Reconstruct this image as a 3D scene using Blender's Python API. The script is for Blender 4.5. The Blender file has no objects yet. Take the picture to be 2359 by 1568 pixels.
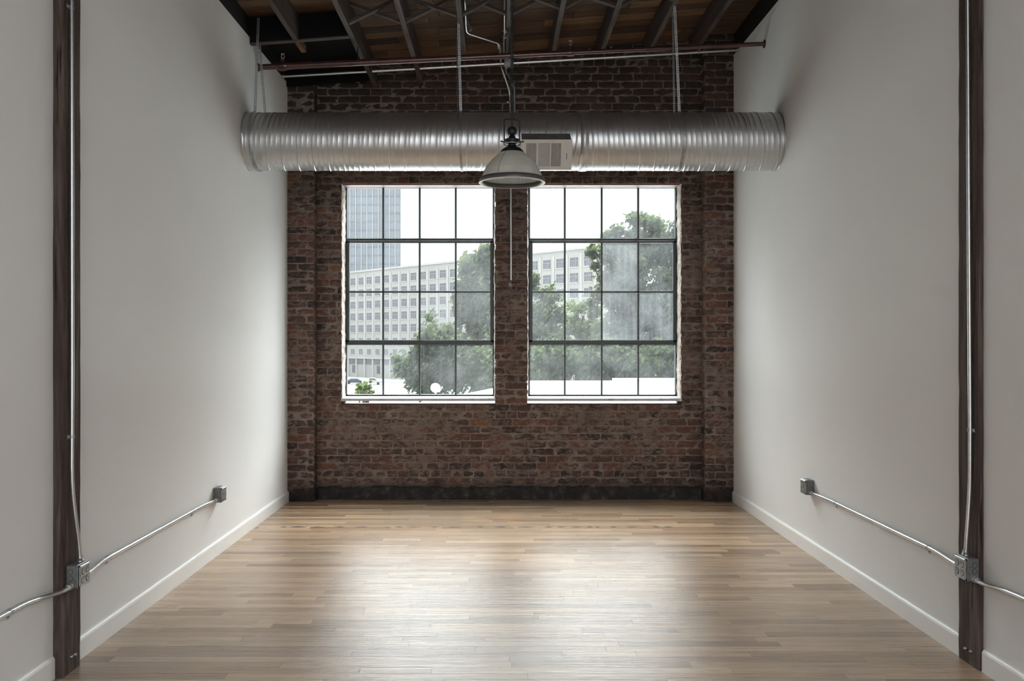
import bpy, math, random
from mathutils import Vector, Matrix
from math import pi, sin, cos

# ------------------------------------------------------------------ setup
SC = bpy.context.scene
COL = SC.collection
W, HGT = 2359.0, 1568.0
FPX = 2050.0                      # focal length in pixels of the 2359 px frame
VX, VY = 1149.0, 789.0            # where the straight-ahead direction falls
EYE = 1.474
D = FPX / 245.0                   # recessed brick face
DP = FPX / 248.4                  # pilaster face
XL, XR = -1.961, 2.179            # white side walls
YB = -2.4                         # rear wall
R = random.Random(7)

def P(px, py, s):
    return Vector(((px - VX) / s, FPX / s, EYE + (VY - py) / s))

def joist_h(x):                   # underside of the ceiling joists
    return EYE + 2.5 + 0.074 * x

def deck_h(x):                    # underside of the deck boards
    return EYE + 2.707 + 0.074 * x

# ------------------------------------------------------------------ mesh builder
class MB:
    def __init__(self):
        self.v, self.f, self.m, self.sm = [], [], [], []
    def add(self, verts, faces, mat=0, smooth=False):
        n = len(self.v)
        self.v += [tuple(p) for p in verts]
        for f in faces:
            self.f.append([i + n for i in f]); self.m.append(mat); self.sm.append(smooth)
    def box(self, a, b, mat=0, M=None, bev=0.0):
        x0, y0, z0 = a; x1, y1, z1 = b
        if bev <= 0:
            vs = [(x0,y0,z0),(x1,y0,z0),(x1,y1,z0),(x0,y1,z0),(x0,y0,z1),(x1,y0,z1),(x1,y1,z1),(x0,y1,z1)]
            fs = [(3,2,1,0),(4,5,6,7),(0,1,5,4),(1,2,6,5),(2,3,7,6),(3,0,4,7)]
        else:
            import itertools
            vs, idx = [], {}
            lo, hi = (x0,y0,z0), (x1,y1,z1)
            for sx, sy, sz in itertools.product((0,1), repeat=3):
                c = [hi[k] if s else lo[k] for k, s in enumerate((sx,sy,sz))]
                d = [(-bev if s else bev) for s in (sx,sy,sz)]
                for ax in range(3):
                    p = [c[k] + (0 if k == ax else d[k]) for k in range(3)]
                    idx[(sx,sy,sz,ax)] = len(vs); vs.append(tuple(p))
            fs = []
            g = lambda *k: idx[k]
            for ax in range(3):
                u, w = [k for k in range(3) if k != ax]
                for s in (0,1):
                    q = []
                    for a_, b_ in ((0,0),(1,0),(1,1),(0,1)):
                        k = [0,0,0]; k[ax] = s; k[u] = a_; k[w] = b_
                        q.append(g(*k, ax))
                    fs.append(q if (s == 1) == (ax != 1) else q[::-1])
            for ax in range(3):
                u, w = [k for k in range(3) if k != ax]
                for a_ in (0,1):
                    for b_ in (0,1):
                        q = []
                        for s, fa in ((0,u),(1,u),(1,w),(0,w)):
                            k = [0,0,0]; k[ax] = s; k[u] = a_; k[w] = b_
                            q.append(g(*k, fa))
                        fs.append(q)
            for sx, sy, sz in itertools.product((0,1), repeat=3):
                fs.append([g(sx,sy,sz,0), g(sx,sy,sz,1), g(sx,sy,sz,2)])
        if M is not None:
            vs = [M @ Vector(p) for p in vs]
        self.add(vs, fs, mat)
    def tube(self, pts, r, n=12, mat=0, caps=True, smooth=True):
        pts = [Vector(p) for p in pts]
        k = len(pts)
        rr = r if isinstance(r, (list, tuple)) else [r] * k
        tang = []
        for i in range(k):
            a = pts[max(0, i-1)]; b = pts[min(k-1, i+1)]
            tang.append((b - a).normalized())
        t = tang[0]
        ref = Vector((0,0,1)) if abs(t.z) < 0.9 else Vector((1,0,0))
        u = t.cross(ref).normalized()
        rings = []
        for i in range(k):
            t = tang[i]
            u = (u - t * u.dot(t)).normalized()
            w = t.cross(u)
            rings.append([pts[i] + (u * cos(2*pi*j/n) + w * sin(2*pi*j/n)) * rr[i] for j in range(n)])
        vs = [p for rg in rings for p in rg]
        fs = []
        for i in range(k-1):
            for j in range(n):
                j2 = (j+1) % n
                fs.append((i*n+j, i*n+j2, (i+1)*n+j2, (i+1)*n+j))
        self.add(vs, fs, mat, smooth)
        if caps:
            self.add(rings[0], [list(range(n))[::-1]], mat)
            self.add(rings[-1], [list(range(n))], mat)
    def lathe(self, prof, c, n=40, mat=0, M=None, smooth=True, caps=False):
        vs = []
        for r_, z_ in prof:
            for j in range(n):
                a = 2*pi*j/n
                p = Vector((r_*cos(a), r_*sin(a), z_))
                vs.append((M @ p if M is not None else p) + Vector(c))
        fs = []
        for i in range(len(prof)-1):
            for j in range(n):
                j2 = (j+1) % n
                fs.append((i*n+j, i*n+j2, (i+1)*n+j2, (i+1)*n+j))
        self.add(vs, fs, mat, smooth)
        if caps:
            k = len(prof)
            self.add(vs[:n], [list(range(n))[::-1]], mat)
            self.add(vs[(k-1)*n:], [list(range(n))], mat)
    def prism(self, poly, a, b, mat=0):
        """closed outline extruded from offset vector a to offset vector b"""
        a, b = Vector(a), Vector(b); n = len(poly)
        vs = [Vector(p) + a for p in poly] + [Vector(p) + b for p in poly]
        fs = [list(range(n))[::-1], list(range(n, 2*n))]
        for i in range(n):
            j = (i+1) % n
            fs.append((i, j, n+j, n+i))
        self.add(vs, fs, mat)
    def strip(self, pts, side, w, t=0.0012, hole=0.0, mat=0):
        """perforated band along pts; side = width direction, holes spaced evenly"""
        side = Vector(side).normalized()
        L = [0.0]
        pts = [Vector(p) for p in pts]
        for a, b in zip(pts, pts[1:]): L.append(L[-1] + (b-a).length)
        def at(s):
            s = min(max(s, 0), L[-1])
            for i in range(len(pts)-1):
                if s <= L[i+1] or i == len(pts)-2:
                    f = (s-L[i]) / max(1e-9, L[i+1]-L[i])
                    return pts[i].lerp(pts[i+1], f), (pts[i+1]-pts[i]).normalized()
        def quad(s0, s1, o0, o1):
            p0, t0 = at(s0); p1, t1 = at(s1)
            n0 = t0.cross(side).normalized() * t; n1 = t1.cross(side).normalized() * t
            vs = []
            for p, n_ in ((p0, n0), (p1, n1)):
                vs += [p+side*o0-n_, p+side*o1-n_, p+side*o1+n_, p+side*o0+n_]
            self.add(vs, [(0,1,5,4),(2,3,7,6),(1,2,6,5),(3,0,4,7),(0,3,2,1),(4,5,6,7)], mat)
        pitch = hole if hole > 0 else 0.05
        n = max(1, int(L[-1]/pitch))
        for k in range(n):
            s0, s1 = L[-1]*k/n, L[-1]*(k+1)/n
            if hole > 0:
                quad(s0, s1, -w/2, -w*0.2); quad(s0, s1, w*0.2, w/2)
                quad(s0, s0+(s1-s0)*0.42, -w*0.2, w*0.2)
            else:
                quad(s0, s1, -w/2, w/2)
    def build(self, name, mats, parent=None, loc=None, fix=True):
        me = bpy.data.meshes.new(name)
        off = Vector(loc) if loc is not None else Vector((0,0,0))
        me.from_pydata([tuple(Vector(p)-off) for p in self.v], [], self.f)
        if not isinstance(mats, (list, tuple)): mats = [mats]
        for m in mats: me.materials.append(m)
        me.polygons.foreach_set('material_index', self.m)
        me.polygons.foreach_set('use_smooth', self.sm)
        if fix and len(self.f) < 6000:
            import bmesh
            bm = bmesh.new(); bm.from_mesh(me)
            bmesh.ops.recalc_face_normals(bm, faces=bm.faces)
            bm.to_mesh(me); bm.free()
        me.update()
        o = bpy.data.objects.new(name, me)
        COL.objects.link(o)
        if parent is not None:
            o.parent = parent
            o.location = off - Vector(parent.get('_w', (0,0,0)))
            o['_w'] = tuple(off)
        else:
            o.location = off
            o['_w'] = tuple(off)
        return o

def tag(o, label, cat, group=None, kind=None):
    o['label'] = label; o['category'] = cat
    if group: o['group'] = group
    if kind: o['kind'] = kind
    return o

def thing(name, label, cat, loc, group=None, kind=None):
    o = bpy.data.objects.new(name, None)
    COL.objects.link(o); o.location = loc; o['_w'] = tuple(loc)
    o.empty_display_size = 0.1
    return tag(o, label, cat, group, kind)

def fillet(pts, rad=0.05, n=6):
    pts = [Vector(p) for p in pts]
    out = [pts[0]]
    for i in range(1, len(pts)-1):
        a, b, c = pts[i-1], pts[i], pts[i+1]
        d = min(rad, (a-b).length*0.48, (c-b).length*0.48)
        p0 = b + (a-b).normalized()*d; p1 = b + (c-b).normalized()*d
        for k in range(n+1):
            t = k/n
            out.append(p0*(1-t)**2 + b*2*t*(1-t) + p1*t*t)
    out.append(pts[-1])
    return out

# ------------------------------------------------------------------ materials
class NT:
    def __init__(self, name):
        self.mat = bpy.data.materials.new(name)
        self.mat.use_nodes = True
        self.t = self.mat.node_tree
        self.t.nodes.clear()
        self.out = self.n('ShaderNodeOutputMaterial')
    def n(self, typ, **kw):
        nd = self.t.nodes.new(typ)
        for k, v in kw.items(): setattr(nd, k, v)
        return nd
    def l(self, a, b): self.t.links.new(a, b)
    def val(self, sock, v):
        if hasattr(v, 'is_output') or isinstance(v, bpy.types.NodeSocket): self.l(v, sock)
        else:
            if isinstance(v, tuple) and len(v) == 3 and sock.type == 'RGBA': v = (*v, 1)
            sock.default_value = v
    def coords(self, scale=(1,1,1), kind='Object'):
        tc = self.n('ShaderNodeTexCoord'); mp = self.n('ShaderNodeMapping')
        mp.inputs['Scale'].default_value = scale
        self.l(tc.outputs[kind], mp.inputs['Vector'])
        return mp.outputs['Vector']
    def noise(self, vec, scale=5, detail=4, rough=0.55, dist=0.0):
        nd = self.n('ShaderNodeTexNoise')
        self.l(vec, nd.inputs['Vector'])
        nd.inputs['Scale'].default_value = scale; nd.inputs['Detail'].default_value = detail
        nd.inputs['Roughness'].default_value = rough; nd.inputs['Distortion'].default_value = dist
        return nd.outputs['Fac']
    def ramp(self, fac, stops, interp='LINEAR'):
        nd = self.n('ShaderNodeValToRGB'); nd.color_ramp.interpolation = interp
        e = nd.color_ramp.elements
        while len(e) < len(stops): e.new(0.5)
        for el, (p, c) in zip(e, stops):
            el.position = p
            el.color = (*c, 1) if isinstance(c, tuple) else (c, c, c, 1)
        self.l(fac, nd.inputs['Fac'])
        return nd.outputs['Color']
    def mix(self, fac, a, b, typ='MIX'):
        nd = self.n('ShaderNodeMix', data_type='RGBA', blend_type=typ)
        self.val(nd.inputs[0], fac); self.val(nd.inputs[6], a); self.val(nd.inputs[7], b)
        return nd.outputs[2]
    def math(self, op, a, b=0.0, c=0.0, clamp=False):
        nd = self.n('ShaderNodeMath', operation=op); nd.use_clamp = clamp
        self.val(nd.inputs[0], a); self.val(nd.inputs[1], b)
        if len(nd.inputs) > 2: self.val(nd.inputs[2], c)
        return nd.outputs[0]
    def rng(self, v, a, b, c, d):
        nd = self.n('ShaderNodeMapRange'); nd.clamp = True
        self.val(nd.inputs[0], v)
        for i, x in enumerate((a,b,c,d)): nd.inputs[i+1].default_value = x
        return nd.outputs[0]
    def bump(self, h, strength=0.3, dist=0.01):
        nd = self.n('ShaderNodeBump')
        nd.inputs['Strength'].default_value = strength; nd.inputs['Distance'].default_value = dist
        self.l(h, nd.inputs['Height'])
        return nd.outputs['Normal']
    def island(self):
        return self.n('ShaderNodeNewGeometry').outputs['Random Per Island']
    def pos(self):
        g = self.n('ShaderNodeNewGeometry'); s = self.n('ShaderNodeSeparateXYZ')
        self.l(g.outputs['Position'], s.inputs[0])
        return s.outputs
    def bsdf(self, color, rough=0.5, metal=0.0, spec=0.5, normal=None, **kw):
        nd = self.n('ShaderNodeBsdfPrincipled')
        self.val(nd.inputs['Base Color'], color); self.val(nd.inputs['Roughness'], rough)
        self.val(nd.inputs['Metallic'], metal); nd.inputs['Specular IOR Level'].default_value = spec
        if normal is not None: self.l(normal, nd.inputs['Normal'])
        for k, v in kw.items(): self.val(nd.inputs[k.replace('_', ' ')], v)
        self.l(nd.outputs[0], self.out.inputs[0])
        return nd

def simple(name, color, rough=0.5, metal=0.0, spec=0.5, var=0.12, scale=8, bump=0.0, bscale=60):
    t = NT(name)
    v = t.coords()
    nz = t.noise(v, scale, 4)
    dark = tuple(c*(1-var) for c in color); lite = tuple(min(1, c*(1+var)) for c in color)
    col = t.ramp(nz, [(0.3, dark), (0.7, lite)])
    nrm = None
    if bump > 0: nrm = t.bump(t.noise(v, bscale, 5), bump, 0.004)
    t.bsdf(col, rough, metal, spec, nrm)
    return t.mat

M = {}
M['wall'] = simple('white_wall_paint', (0.795, 0.80, 0.80), 0.55, spec=0.3, var=0.012, scale=1.5, bump=0.05, bscale=25)
M['base'] = simple('white_trim_paint', (0.84, 0.835, 0.82), 0.35, var=0.015, scale=3)
M['steel'] = simple('galvanised_steel', (0.42, 0.43, 0.44), 0.42, 0.85, var=0.15, scale=30)
M['boxside'] = simple('zinc_box_steel', (0.17, 0.175, 0.18), 0.5, 0.4, var=0.15, scale=25)
M['emt'] = simple('conduit_zinc', (0.62, 0.63, 0.64), 0.28, 0.9, var=0.08, scale=30)
M['greyplastic'] = simple('receptacle_grey', (0.45, 0.45, 0.44), 0.45, var=0.05)
M['hole'] = simple('dark_gap', (0.012, 0.012, 0.012), 0.8, var=0.0)
M['black'] = simple('black_iron', (0.016, 0.017, 0.019), 0.45, 0.2, var=0.2)
M['redpipe'] = simple('red_brown_pipe_paint', (0.10, 0.050, 0.045), 0.25, 0.4, spec=0.8, var=0.25, scale=12)
M['sash'] = simple('dark_green_sash_paint', (0.028, 0.036, 0.038), 0.42, var=0.25, scale=18, bump=0.1)
M['lintel'] = simple('pinkish_steel_lintel', (0.23, 0.135, 0.13), 0.5, var=0.2, scale=10)
M['register'] = simple('register_enamel', (0.60, 0.585, 0.56), 0.4, var=0.03)
M['rubber'] = simple('black_rubber', (0.02, 0.02, 0.021), 0.6, var=0.1)

def mat_sill():
    t = NT('whitewashed_sill')
    v = t.coords()
    n = t.noise(v, 14, 6, 0.65)
    col = t.ramp(n, [(0.30, (0.30, 0.275, 0.25)), (0.45, (0.47, 0.46, 0.45)), (0.8, (0.56, 0.56, 0.56))])
    t.bsdf(col, 0.6, normal=t.bump(t.noise(v, 40, 5), 0.3, 0.004))
    return t.mat
M['sill'] = mat_sill()

def mat_brick():
    t = NT('old_brick')
    v = t.coords()
    rnd = t.island()
    base = t.ramp(rnd, [(0.0, (0.052, 0.039, 0.037)), (0.22, (0.092, 0.060, 0.052)), (0.45, (0.135, 0.076, 0.061)),
                        (0.65, (0.108, 0.070, 0.060)), (0.85, (0.160, 0.082, 0.064)), (0.99, (0.19, 0.092, 0.065)), (1.0, (0.27, 0.12, 0.062))])
    # clay mottling
    n1 = t.noise(v, 28, 5, 0.65)
    base = t.mix(0.55, base, t.ramp(n1, [(0.25, 0.42), (0.75, 1.0)]), 'MULTIPLY')
    x, y, z = t.pos()
    # high courses darkened by height: soot plus shading painted into the colour
    soot_shade = t.math('MULTIPLY', t.rng(z, 2.95, 3.5, 0, 0.85), t.rng(t.noise(v, 2.2, 3), 0.25, 0.6, 0.55, 1.0))
    base = t.mix(soot_shade, base, (0.028, 0.023, 0.023))
    # mortar smears with their own ragged shapes (few up high)
    sm = t.noise(t.coords((1, 1, 1.8)), 15, 7, 0.72, 0.6)
    patch = t.noise(v, 1.9, 3, 0.5)
    thr = t.math('ADD', t.math('MULTIPLY', patch, 0.35), t.math('MULTIPLY', sm, 0.95))
    smear = t.rng(thr, 0.61, 0.73, 0.0, 0.8)
    smear = t.math('MULTIPLY', smear, t.rng(z, 2.95, 3.5, 1.0, 0.10))
    base = t.mix(smear, base, t.mix(t.noise(v, 9, 3), (0.17, 0.122, 0.095), (0.30, 0.235, 0.195)))
    # fine pale flecks
    fl = t.rng(t.noise(v, 75, 3, 0.7), 0.66, 0.72, 0, 0.55)
    base = t.mix(fl, base, (0.33, 0.28, 0.24))
    # black tar line along the bottom courses
    tar = t.math('ADD', t.rng(z, 0.155, 0.085, 0, 1.0), t.math('MULTIPLY', t.rng(z, 0.36, 0.12, 0, 1.0), t.rng(t.noise(v, 6, 5), 0.46, 0.6, 0, 0.75)), clamp=True)
    tar = t.math('MULTIPLY', tar, t.rng(t.noise(v, 13, 5), 0.3, 0.62, 1.0, 0.72))
    base = t.mix(tar, base, (0.020, 0.018, 0.018))
    h = t.math('ADD', t.noise(t.coords((1, 1, 1.5)), 30, 6, 0.72, 0.4), t.math('MULTIPLY', sm, 0.8))
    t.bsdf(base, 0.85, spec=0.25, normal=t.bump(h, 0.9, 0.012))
    return t.mat
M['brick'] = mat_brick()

def mat_mortar():
    t = NT('lime_mortar')
    v = t.coords()
    x, y, z = t.pos()
    col = t.ramp(t.noise(v, 7, 6, 0.65), [(0.25, (0.105, 0.082, 0.070)), (0.48, (0.205, 0.165, 0.142)), (0.75, (0.31, 0.26, 0.225))])
    dk = t.math('MULTIPLY', t.rng(z, 3.2, 3.9, 0, 0.45), t.rng(t.noise(v, 3, 3), 0.4, 0.6, 0.3, 1.0))  # high mortar darkened too, soot and shading in the colour
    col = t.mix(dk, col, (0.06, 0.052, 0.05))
    tar = t.rng(z, 0.19, 0.10, 0, 0.9)
    col = t.mix(tar, col, (0.022, 0.020, 0.020))
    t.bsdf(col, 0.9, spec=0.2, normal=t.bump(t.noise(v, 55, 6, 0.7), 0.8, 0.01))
    return t.mat
M['mortar'] = mat_mortar()

def mat_lime():
    t = NT('limewashed_jamb')
    v = t.coords()
    col = t.ramp(t.noise(v, 22, 6, 0.7), [(0.34, (0.20, 0.13, 0.105)), (0.46, (0.50, 0.44, 0.40)), (0.7, (0.66, 0.62, 0.58))])
    t.bsdf(col, 0.85, spec=0.2, normal=t.bump(t.noise(v, 45, 6, 0.7), 0.9, 0.012))
    return t.mat
M['lime'] = mat_lime()

def mat_tar():
    t = NT('tarred_base_strip')
    v = t.coords()
    col = t.ramp(t.noise(v, 9, 7, 0.72), [(0.3, (0.008, 0.008, 0.009)), (0.52, (0.022, 0.019, 0.018)), (0.62, (0.060, 0.048, 0.040)), (0.76, (0.17, 0.145, 0.125))])
    t.bsdf(col, 0.6, spec=0.3, normal=t.bump(t.noise(v, 30, 6, 0.7), 0.6, 0.008))
    return t.mat
M['tar'] = mat_tar()

def mat_floor():
    t = NT('worn_oak_strip_floor')
    rnd = t.island()
    wn = t.n('ShaderNodeTexWhiteNoise', noise_dimensions='1D')
    t.l(rnd, wn.inputs['W'])
    off = t.n('ShaderNodeVectorMath', operation='SCALE'); t.l(wn.outputs['Color'], off.inputs[0]); off.inputs['Scale'].default_value = 20
    def shifted(scale):
        a = t.n('ShaderNodeVectorMath', operation='ADD')
        t.l(t.coords(scale), a.inputs[0]); t.l(off.outputs[0], a.inputs[1])
        return a.outputs[0]
    base = t.ramp(rnd, [(0.0, (0.29, 0.185, 0.115)), (0.3, (0.43, 0.288, 0.182)), (0.6, (0.51, 0.35, 0.228)), (0.85, (0.58, 0.415, 0.28)), (1.0, (0.35, 0.22, 0.14))])
    g1 = t.noise(shifted((1.6, 34, 1)), 2.4, 7, 0.68, 0.5)
    base = t.mix(0.9, base, t.ramp(g1, [(0.30, 0.38), (0.46, 0.90), (0.7, 1.12)]), 'MULTIPLY')
    # cathedral grain
    wv = t.n('ShaderNodeTexWave', wave_type='BANDS', bands_direction='Y')
    t.l(shifted((0.55, 11, 1)), wv.inputs['Vector'])
    wv.inputs['Scale'].default_value = 1.5; wv.inputs['Distortion'].default_value = 7.0
    wv.inputs['Detail'].default_value = 3; wv.inputs['Detail Scale'].default_value = 0.9
    line = t.rng(wv.outputs['Fac'], 0.0, 0.2, 0.55, 0.0)
    line = t.math('MULTIPLY', line, t.rng(t.noise(shifted((1, 4, 1)), 1.1, 3), 0.48, 0.68, 0, 1.0))
    base = t.mix(line, base, (0.075, 0.048, 0.032))
    # grey weathering in big soft patches
    base = t.mix(t.rng(t.noise(t.coords(), 0.9, 4), 0.38, 0.66, 0.0, 0.5), base, (0.25, 0.20, 0.165))
    # short dark checks
    ck = t.noise(shifted((3.5, 60, 1)), 1.7, 4, 0.6)
    base = t.mix(t.rng(ck, 0.66, 0.74, 0, 0.8), base, (0.05, 0.034, 0.024))
    # scuffs in the varnish
    sc1 = t.noise(t.coords((1.2, 0.6, 1)), 4, 3, 0.5)
    rough = t.math('ADD', t.rng(sc1, 0.3, 0.75, 0.19, 0.225), t.math('MULTIPLY', g1, 0.03))
    h = t.math('ADD', g1, t.math('MULTIPLY', t.noise(t.coords((0.5, 9, 1)), 3, 3), 0.8))
    t.bsdf(base, rough, spec=0.34, normal=t.bump(h, 0.4, 0.004))
    return t.mat
M['floor'] = mat_floor()

def mat_wood(name, c0, c1, c2, axis=2, rough=0.7, bump=0.6, st=14):
    t = NT(name)
    s = [st, st, st]; s[axis] = 0.8
    v = t.coords(tuple(s))
    a = t.noise(v, 2.2, 7, 0.66, 0.6)
    col = t.ramp(a, [(0.28, c0), (0.5, c1), (0.75, c2)])
    k = [3.0]*3; k[axis] = 0.5
    col = t.mix(0.5, col, t.ramp(t.noise(t.coords(tuple(k)), 2, 4), [(0.3, 0.45), (0.7, 1.0)]), 'MULTIPLY')
    ck = t.rng(t.noise(t.coords(tuple(x*1.7 for x in s)), 1.5, 3, 0.5), 0.66, 0.72, 0, 0.85)
    col = t.mix(ck, col, tuple(x*0.12 for x in c0))
    t.bsdf(col, rough, spec=0.3, normal=t.bump(t.math('SUBTRACT', a, ck), bump, 0.006))
    return t.mat
M['post'] = mat_wood('dark_rough_timber', (0.026, 0.017, 0.014), (0.080, 0.056, 0.047), (0.21, 0.165, 0.145), bump=1.0)
M['joist'] = mat_wood('dark_joist_timber', (0.040, 0.028, 0.024), (0.078, 0.058, 0.050), (0.125, 0.098, 0.087), axis=1)
M['brace'] = mat_wood('dark_bridging_timber', (0.038, 0.027, 0.023), (0.070, 0.053, 0.046), (0.115, 0.090, 0.080), axis=0)
M['tip'] = mat_wood('raw_orange_joist_end', (0.13, 0.065, 0.030), (0.20, 0.105, 0.05), (0.27, 0.15, 0.075), axis=1)
M['pitch'] = simple('pitch_black_paint', (0.006, 0.006, 0.0065), 0.8, spec=0.15)
M['blackwood'] = mat_wood('blackened_timber', (0.008, 0.008, 0.008), (0.013, 0.013, 0.013), (0.022, 0.021, 0.020), axis=0)

def mat_deck():
    t = NT('smoky_roof_boards')
    rnd = t.island()
    v = t.coords((1.0, 9, 9))
    g = t.noise(v, 2.4, 7, 0.7, 0.5)
    base = t.ramp(rnd, [(0.0, (0.045, 0.028, 0.020)), (0.35, (0.090, 0.054, 0.036)), (0.65, (0.125, 0.072, 0.043)), (0.9, (0.20, 0.112, 0.056)), (1.0, (0.27, 0.15, 0.07))])
    base = t.mix(0.75, base, t.ramp(g, [(0.3, 0.35), (0.55, 0.9), (0.75, 1.25)]), 'MULTIPLY')
    fl = t.rng(t.noise(t.coords((1.3, 12, 12)), 3.0, 5, 0.7), 0.64, 0.72, 0, 0.6)
    base = t.mix(fl, base, (0.33, 0.21, 0.115))
    t.bsdf(base, 0.75, spec=0.25, normal=t.bump(g, 0.5, 0.006))
    return t.mat
M['deck'] = mat_deck()

def mat_duct():
    t = NT('spiral_duct_galvanised')
    v = t.coords()
    big = t.noise(t.coords((0.7, 1, 1)), 3.0, 3)
    fine = t.noise(v, 55, 2)
    col = t.ramp(t.math('ADD', t.math('MULTIPLY', big, 0.6), t.math('MULTIPLY', fine, 0.4)), [(0.3, (0.53, 0.54, 0.55)), (0.7, (0.63, 0.64, 0.65))])
    sm = t.rng(t.noise(t.coords((1.4, 1, 1)), 4.0, 3, 0.5), 0.68, 0.73, 0, 0.35)
    col = t.mix(sm, col, (0.30, 0.30, 0.30))
    rough = t.math('ADD', t.rng(big, 0.3, 0.7, 0.33, 0.40), t.math('MULTIPLY', sm, 0.25))
    t.bsdf(col, rough, 0.9, 0.5)
    return t.mat
M['duct'] = mat_duct()

def mat_shade():
    t = NT('ribbed_white_glass_shade')
    v = t.coords()
    col = t.ramp(t.noise(v, 9, 4), [(0.3, (0.68, 0.68, 0.65)), (0.7, (0.77, 0.77, 0.74))])
    p = t.n('ShaderNodeBsdfPrincipled'); t.l(col, p.inputs['Base Color']); p.inputs['Roughness'].default_value = 0.35
    tr = t.n('ShaderNodeBsdfTranslucent'); t.l(col, tr.inputs['Color'])
    mx = t.n('ShaderNodeMixShader'); mx.inputs[0].default_value = 0.55
    t.l(p.outputs[0], mx.inputs[1]); t.l(tr.outputs[0], mx.inputs[2]); t.l(mx.outputs[0], t.out.inputs[0])
    return t.mat
M['shade'] = mat_shade()

def mat_glass(name, dust, streak):
    t = NT(name)
    v = t.coords(kind='Object')
    cloud = t.noise(v, 2.6, 5, 0.6, 0.4)
    fine = t.rng(t.noise(v, 70, 3, 0.7), 0.58, 0.74, 0, 0.30)
    vs = t.rng(t.noise(t.coords((26, 1, 1.3)), 1.2, 4, 0.6), 0.45, 0.75, 0, streak)
    fac = t.math('ADD', t.math('MULTIPLY', t.rng(cloud, 0.32, 0.72, 0.15, 1.0), dust), t.math('MULTIPLY', fine, dust), clamp=True)
    fac = t.math('ADD', fac, t.math('MULTIPLY', vs, dust), clamp=True)
    tp = t.n('ShaderNodeBsdfTransparent'); tp.inputs[0].default_value = (0.95, 0.97, 0.96, 1)
    tl = t.n('ShaderNodeBsdfTranslucent'); tl.inputs[0].default_value = (0.165, 0.174, 0.182, 1)
    gl = t.n('ShaderNodeBsdfGlossy'); gl.inputs['Roughness'].default_value = 0.02
    m1 = t.n('ShaderNodeMixShader'); t.l(fac, m1.inputs[0]); t.l(tp.outputs[0], m1.inputs[1]); t.l(tl.outputs[0], m1.inputs[2])
    m2 = t.n('ShaderNodeMixShader'); m2.inputs[0].default_value = 0.008
    t.l(m1.outputs[0], m2.inputs[1]); t.l(gl.outputs[0], m2.inputs[2]); t.l(m2.outputs[0], t.out.inputs[0])
    return t.mat
M['glass0'] = mat_glass('clear_window_glass', 0.03, 0.1)
M['glass1'] = mat_glass('dusty_window_glass', 0.13, 0.25)
M['glass2'] = mat_glass('hazy_window_glass', 0.26, 0.35)

def mat_leaf(name, c0, c1, c2):
    t = NT(name)
    rnd = t.island()
    col = t.ramp(rnd, [(0.0, c0), (0.5, c1), (1.0, c2)])
    d = t.n('ShaderNodeBsdfDiffuse'); t.l(col, d.inputs[0])
    tr = t.n('ShaderNodeBsdfTranslucent'); t.l(t.mix(0.5, col, (0.16, 0.22, 0.06)), tr.inputs[0])
    mx = t.n('ShaderNodeMixShader'); mx.inputs[0].default_value = 0.3
    t.l(d.outputs[0], mx.inputs[1]); t.l(tr.outputs[0], mx.inputs[2]); t.l(mx.outputs[0], t.out.inputs[0])
    return t.mat
M['leaf'] = mat_leaf('grey_green_leaves', (0.028, 0.038, 0.029), (0.048, 0.063, 0.044), (0.088, 0.105, 0.070))
M['leaf2'] = mat_leaf('light_green_leaves', (0.06, 0.08, 0.045), (0.10, 0.125, 0.07), (0.15, 0.175, 0.10))
M['leaf3'] = mat_leaf('fresh_green_leaves', (0.13, 0.17, 0.07), (0.19, 0.24, 0.11), (0.26, 0.31, 0.16))
M['bark'] = simple('grey_bark', (0.055, 0.045, 0.038), 0.9, var=0.3, scale=10)
M['concrete'] = simple('pale_facade_concrete', (0.31, 0.307, 0.30), 0.8, var=0.05, scale=0.15)
M['concrete2'] = simple('pale_pilaster_concrete', (0.36, 0.357, 0.35), 0.8, var=0.04, scale=0.2)
M['farglass'] = simple('far_window_glass', (0.095, 0.105, 0.125), 0.25, var=0.35, scale=0.3)
M['farframe'] = simple('far_window_frame', (0.30, 0.31, 0.32), 0.6, var=0.1)
M['towerglass'] = simple('tower_blue_grey_glass', (0.18, 0.197, 0.225), 0.5, var=0.15, scale=0.12)
M['towerband'] = simple('tower_floor_bands', (0.15, 0.17, 0.20), 0.5, var=0.2, scale=0.2)
M['towerfin'] = simple('tower_pale_fins', (0.32, 0.33, 0.345), 0.6, var=0.05, scale=0.2)
M['roofwhite'] = simple('white_roof_membrane', (0.42, 0.42, 0.41), 0.7, var=0.06, scale=0.6)
M['pavement'] = simple('pale_pavement', (0.31, 0.305, 0.295), 0.9, var=0.08, scale=0.1)
M['asphalt'] = simple('grey_asphalt', (0.125, 0.13, 0.14), 0.9, var=0.1, scale=0.2)
M['carwhite'] = simple('white_car_paint', (0.42, 0.42, 0.42), 0.3, var=0.02)
M['cardark'] = simple('dark_car_paint', (0.045, 0.055, 0.08), 0.3, var=0.05)
M['dish'] = simple('white_dish_paint', (0.45, 0.45, 0.45), 0.5, var=0.03)
def mat_redbox():
    t = NT('red_sprayed_box')
    v = t.coords()
    col = t.ramp(t.noise(v, 30, 3, 0.6), [(0.42, (0.11, 0.10, 0.095)), (0.52, (0.17, 0.045, 0.05)), (0.7, (0.20, 0.055, 0.06))])
    t.bsdf(col, 0.6)
    return t.mat
M['redbox'] = mat_redbox()

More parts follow.
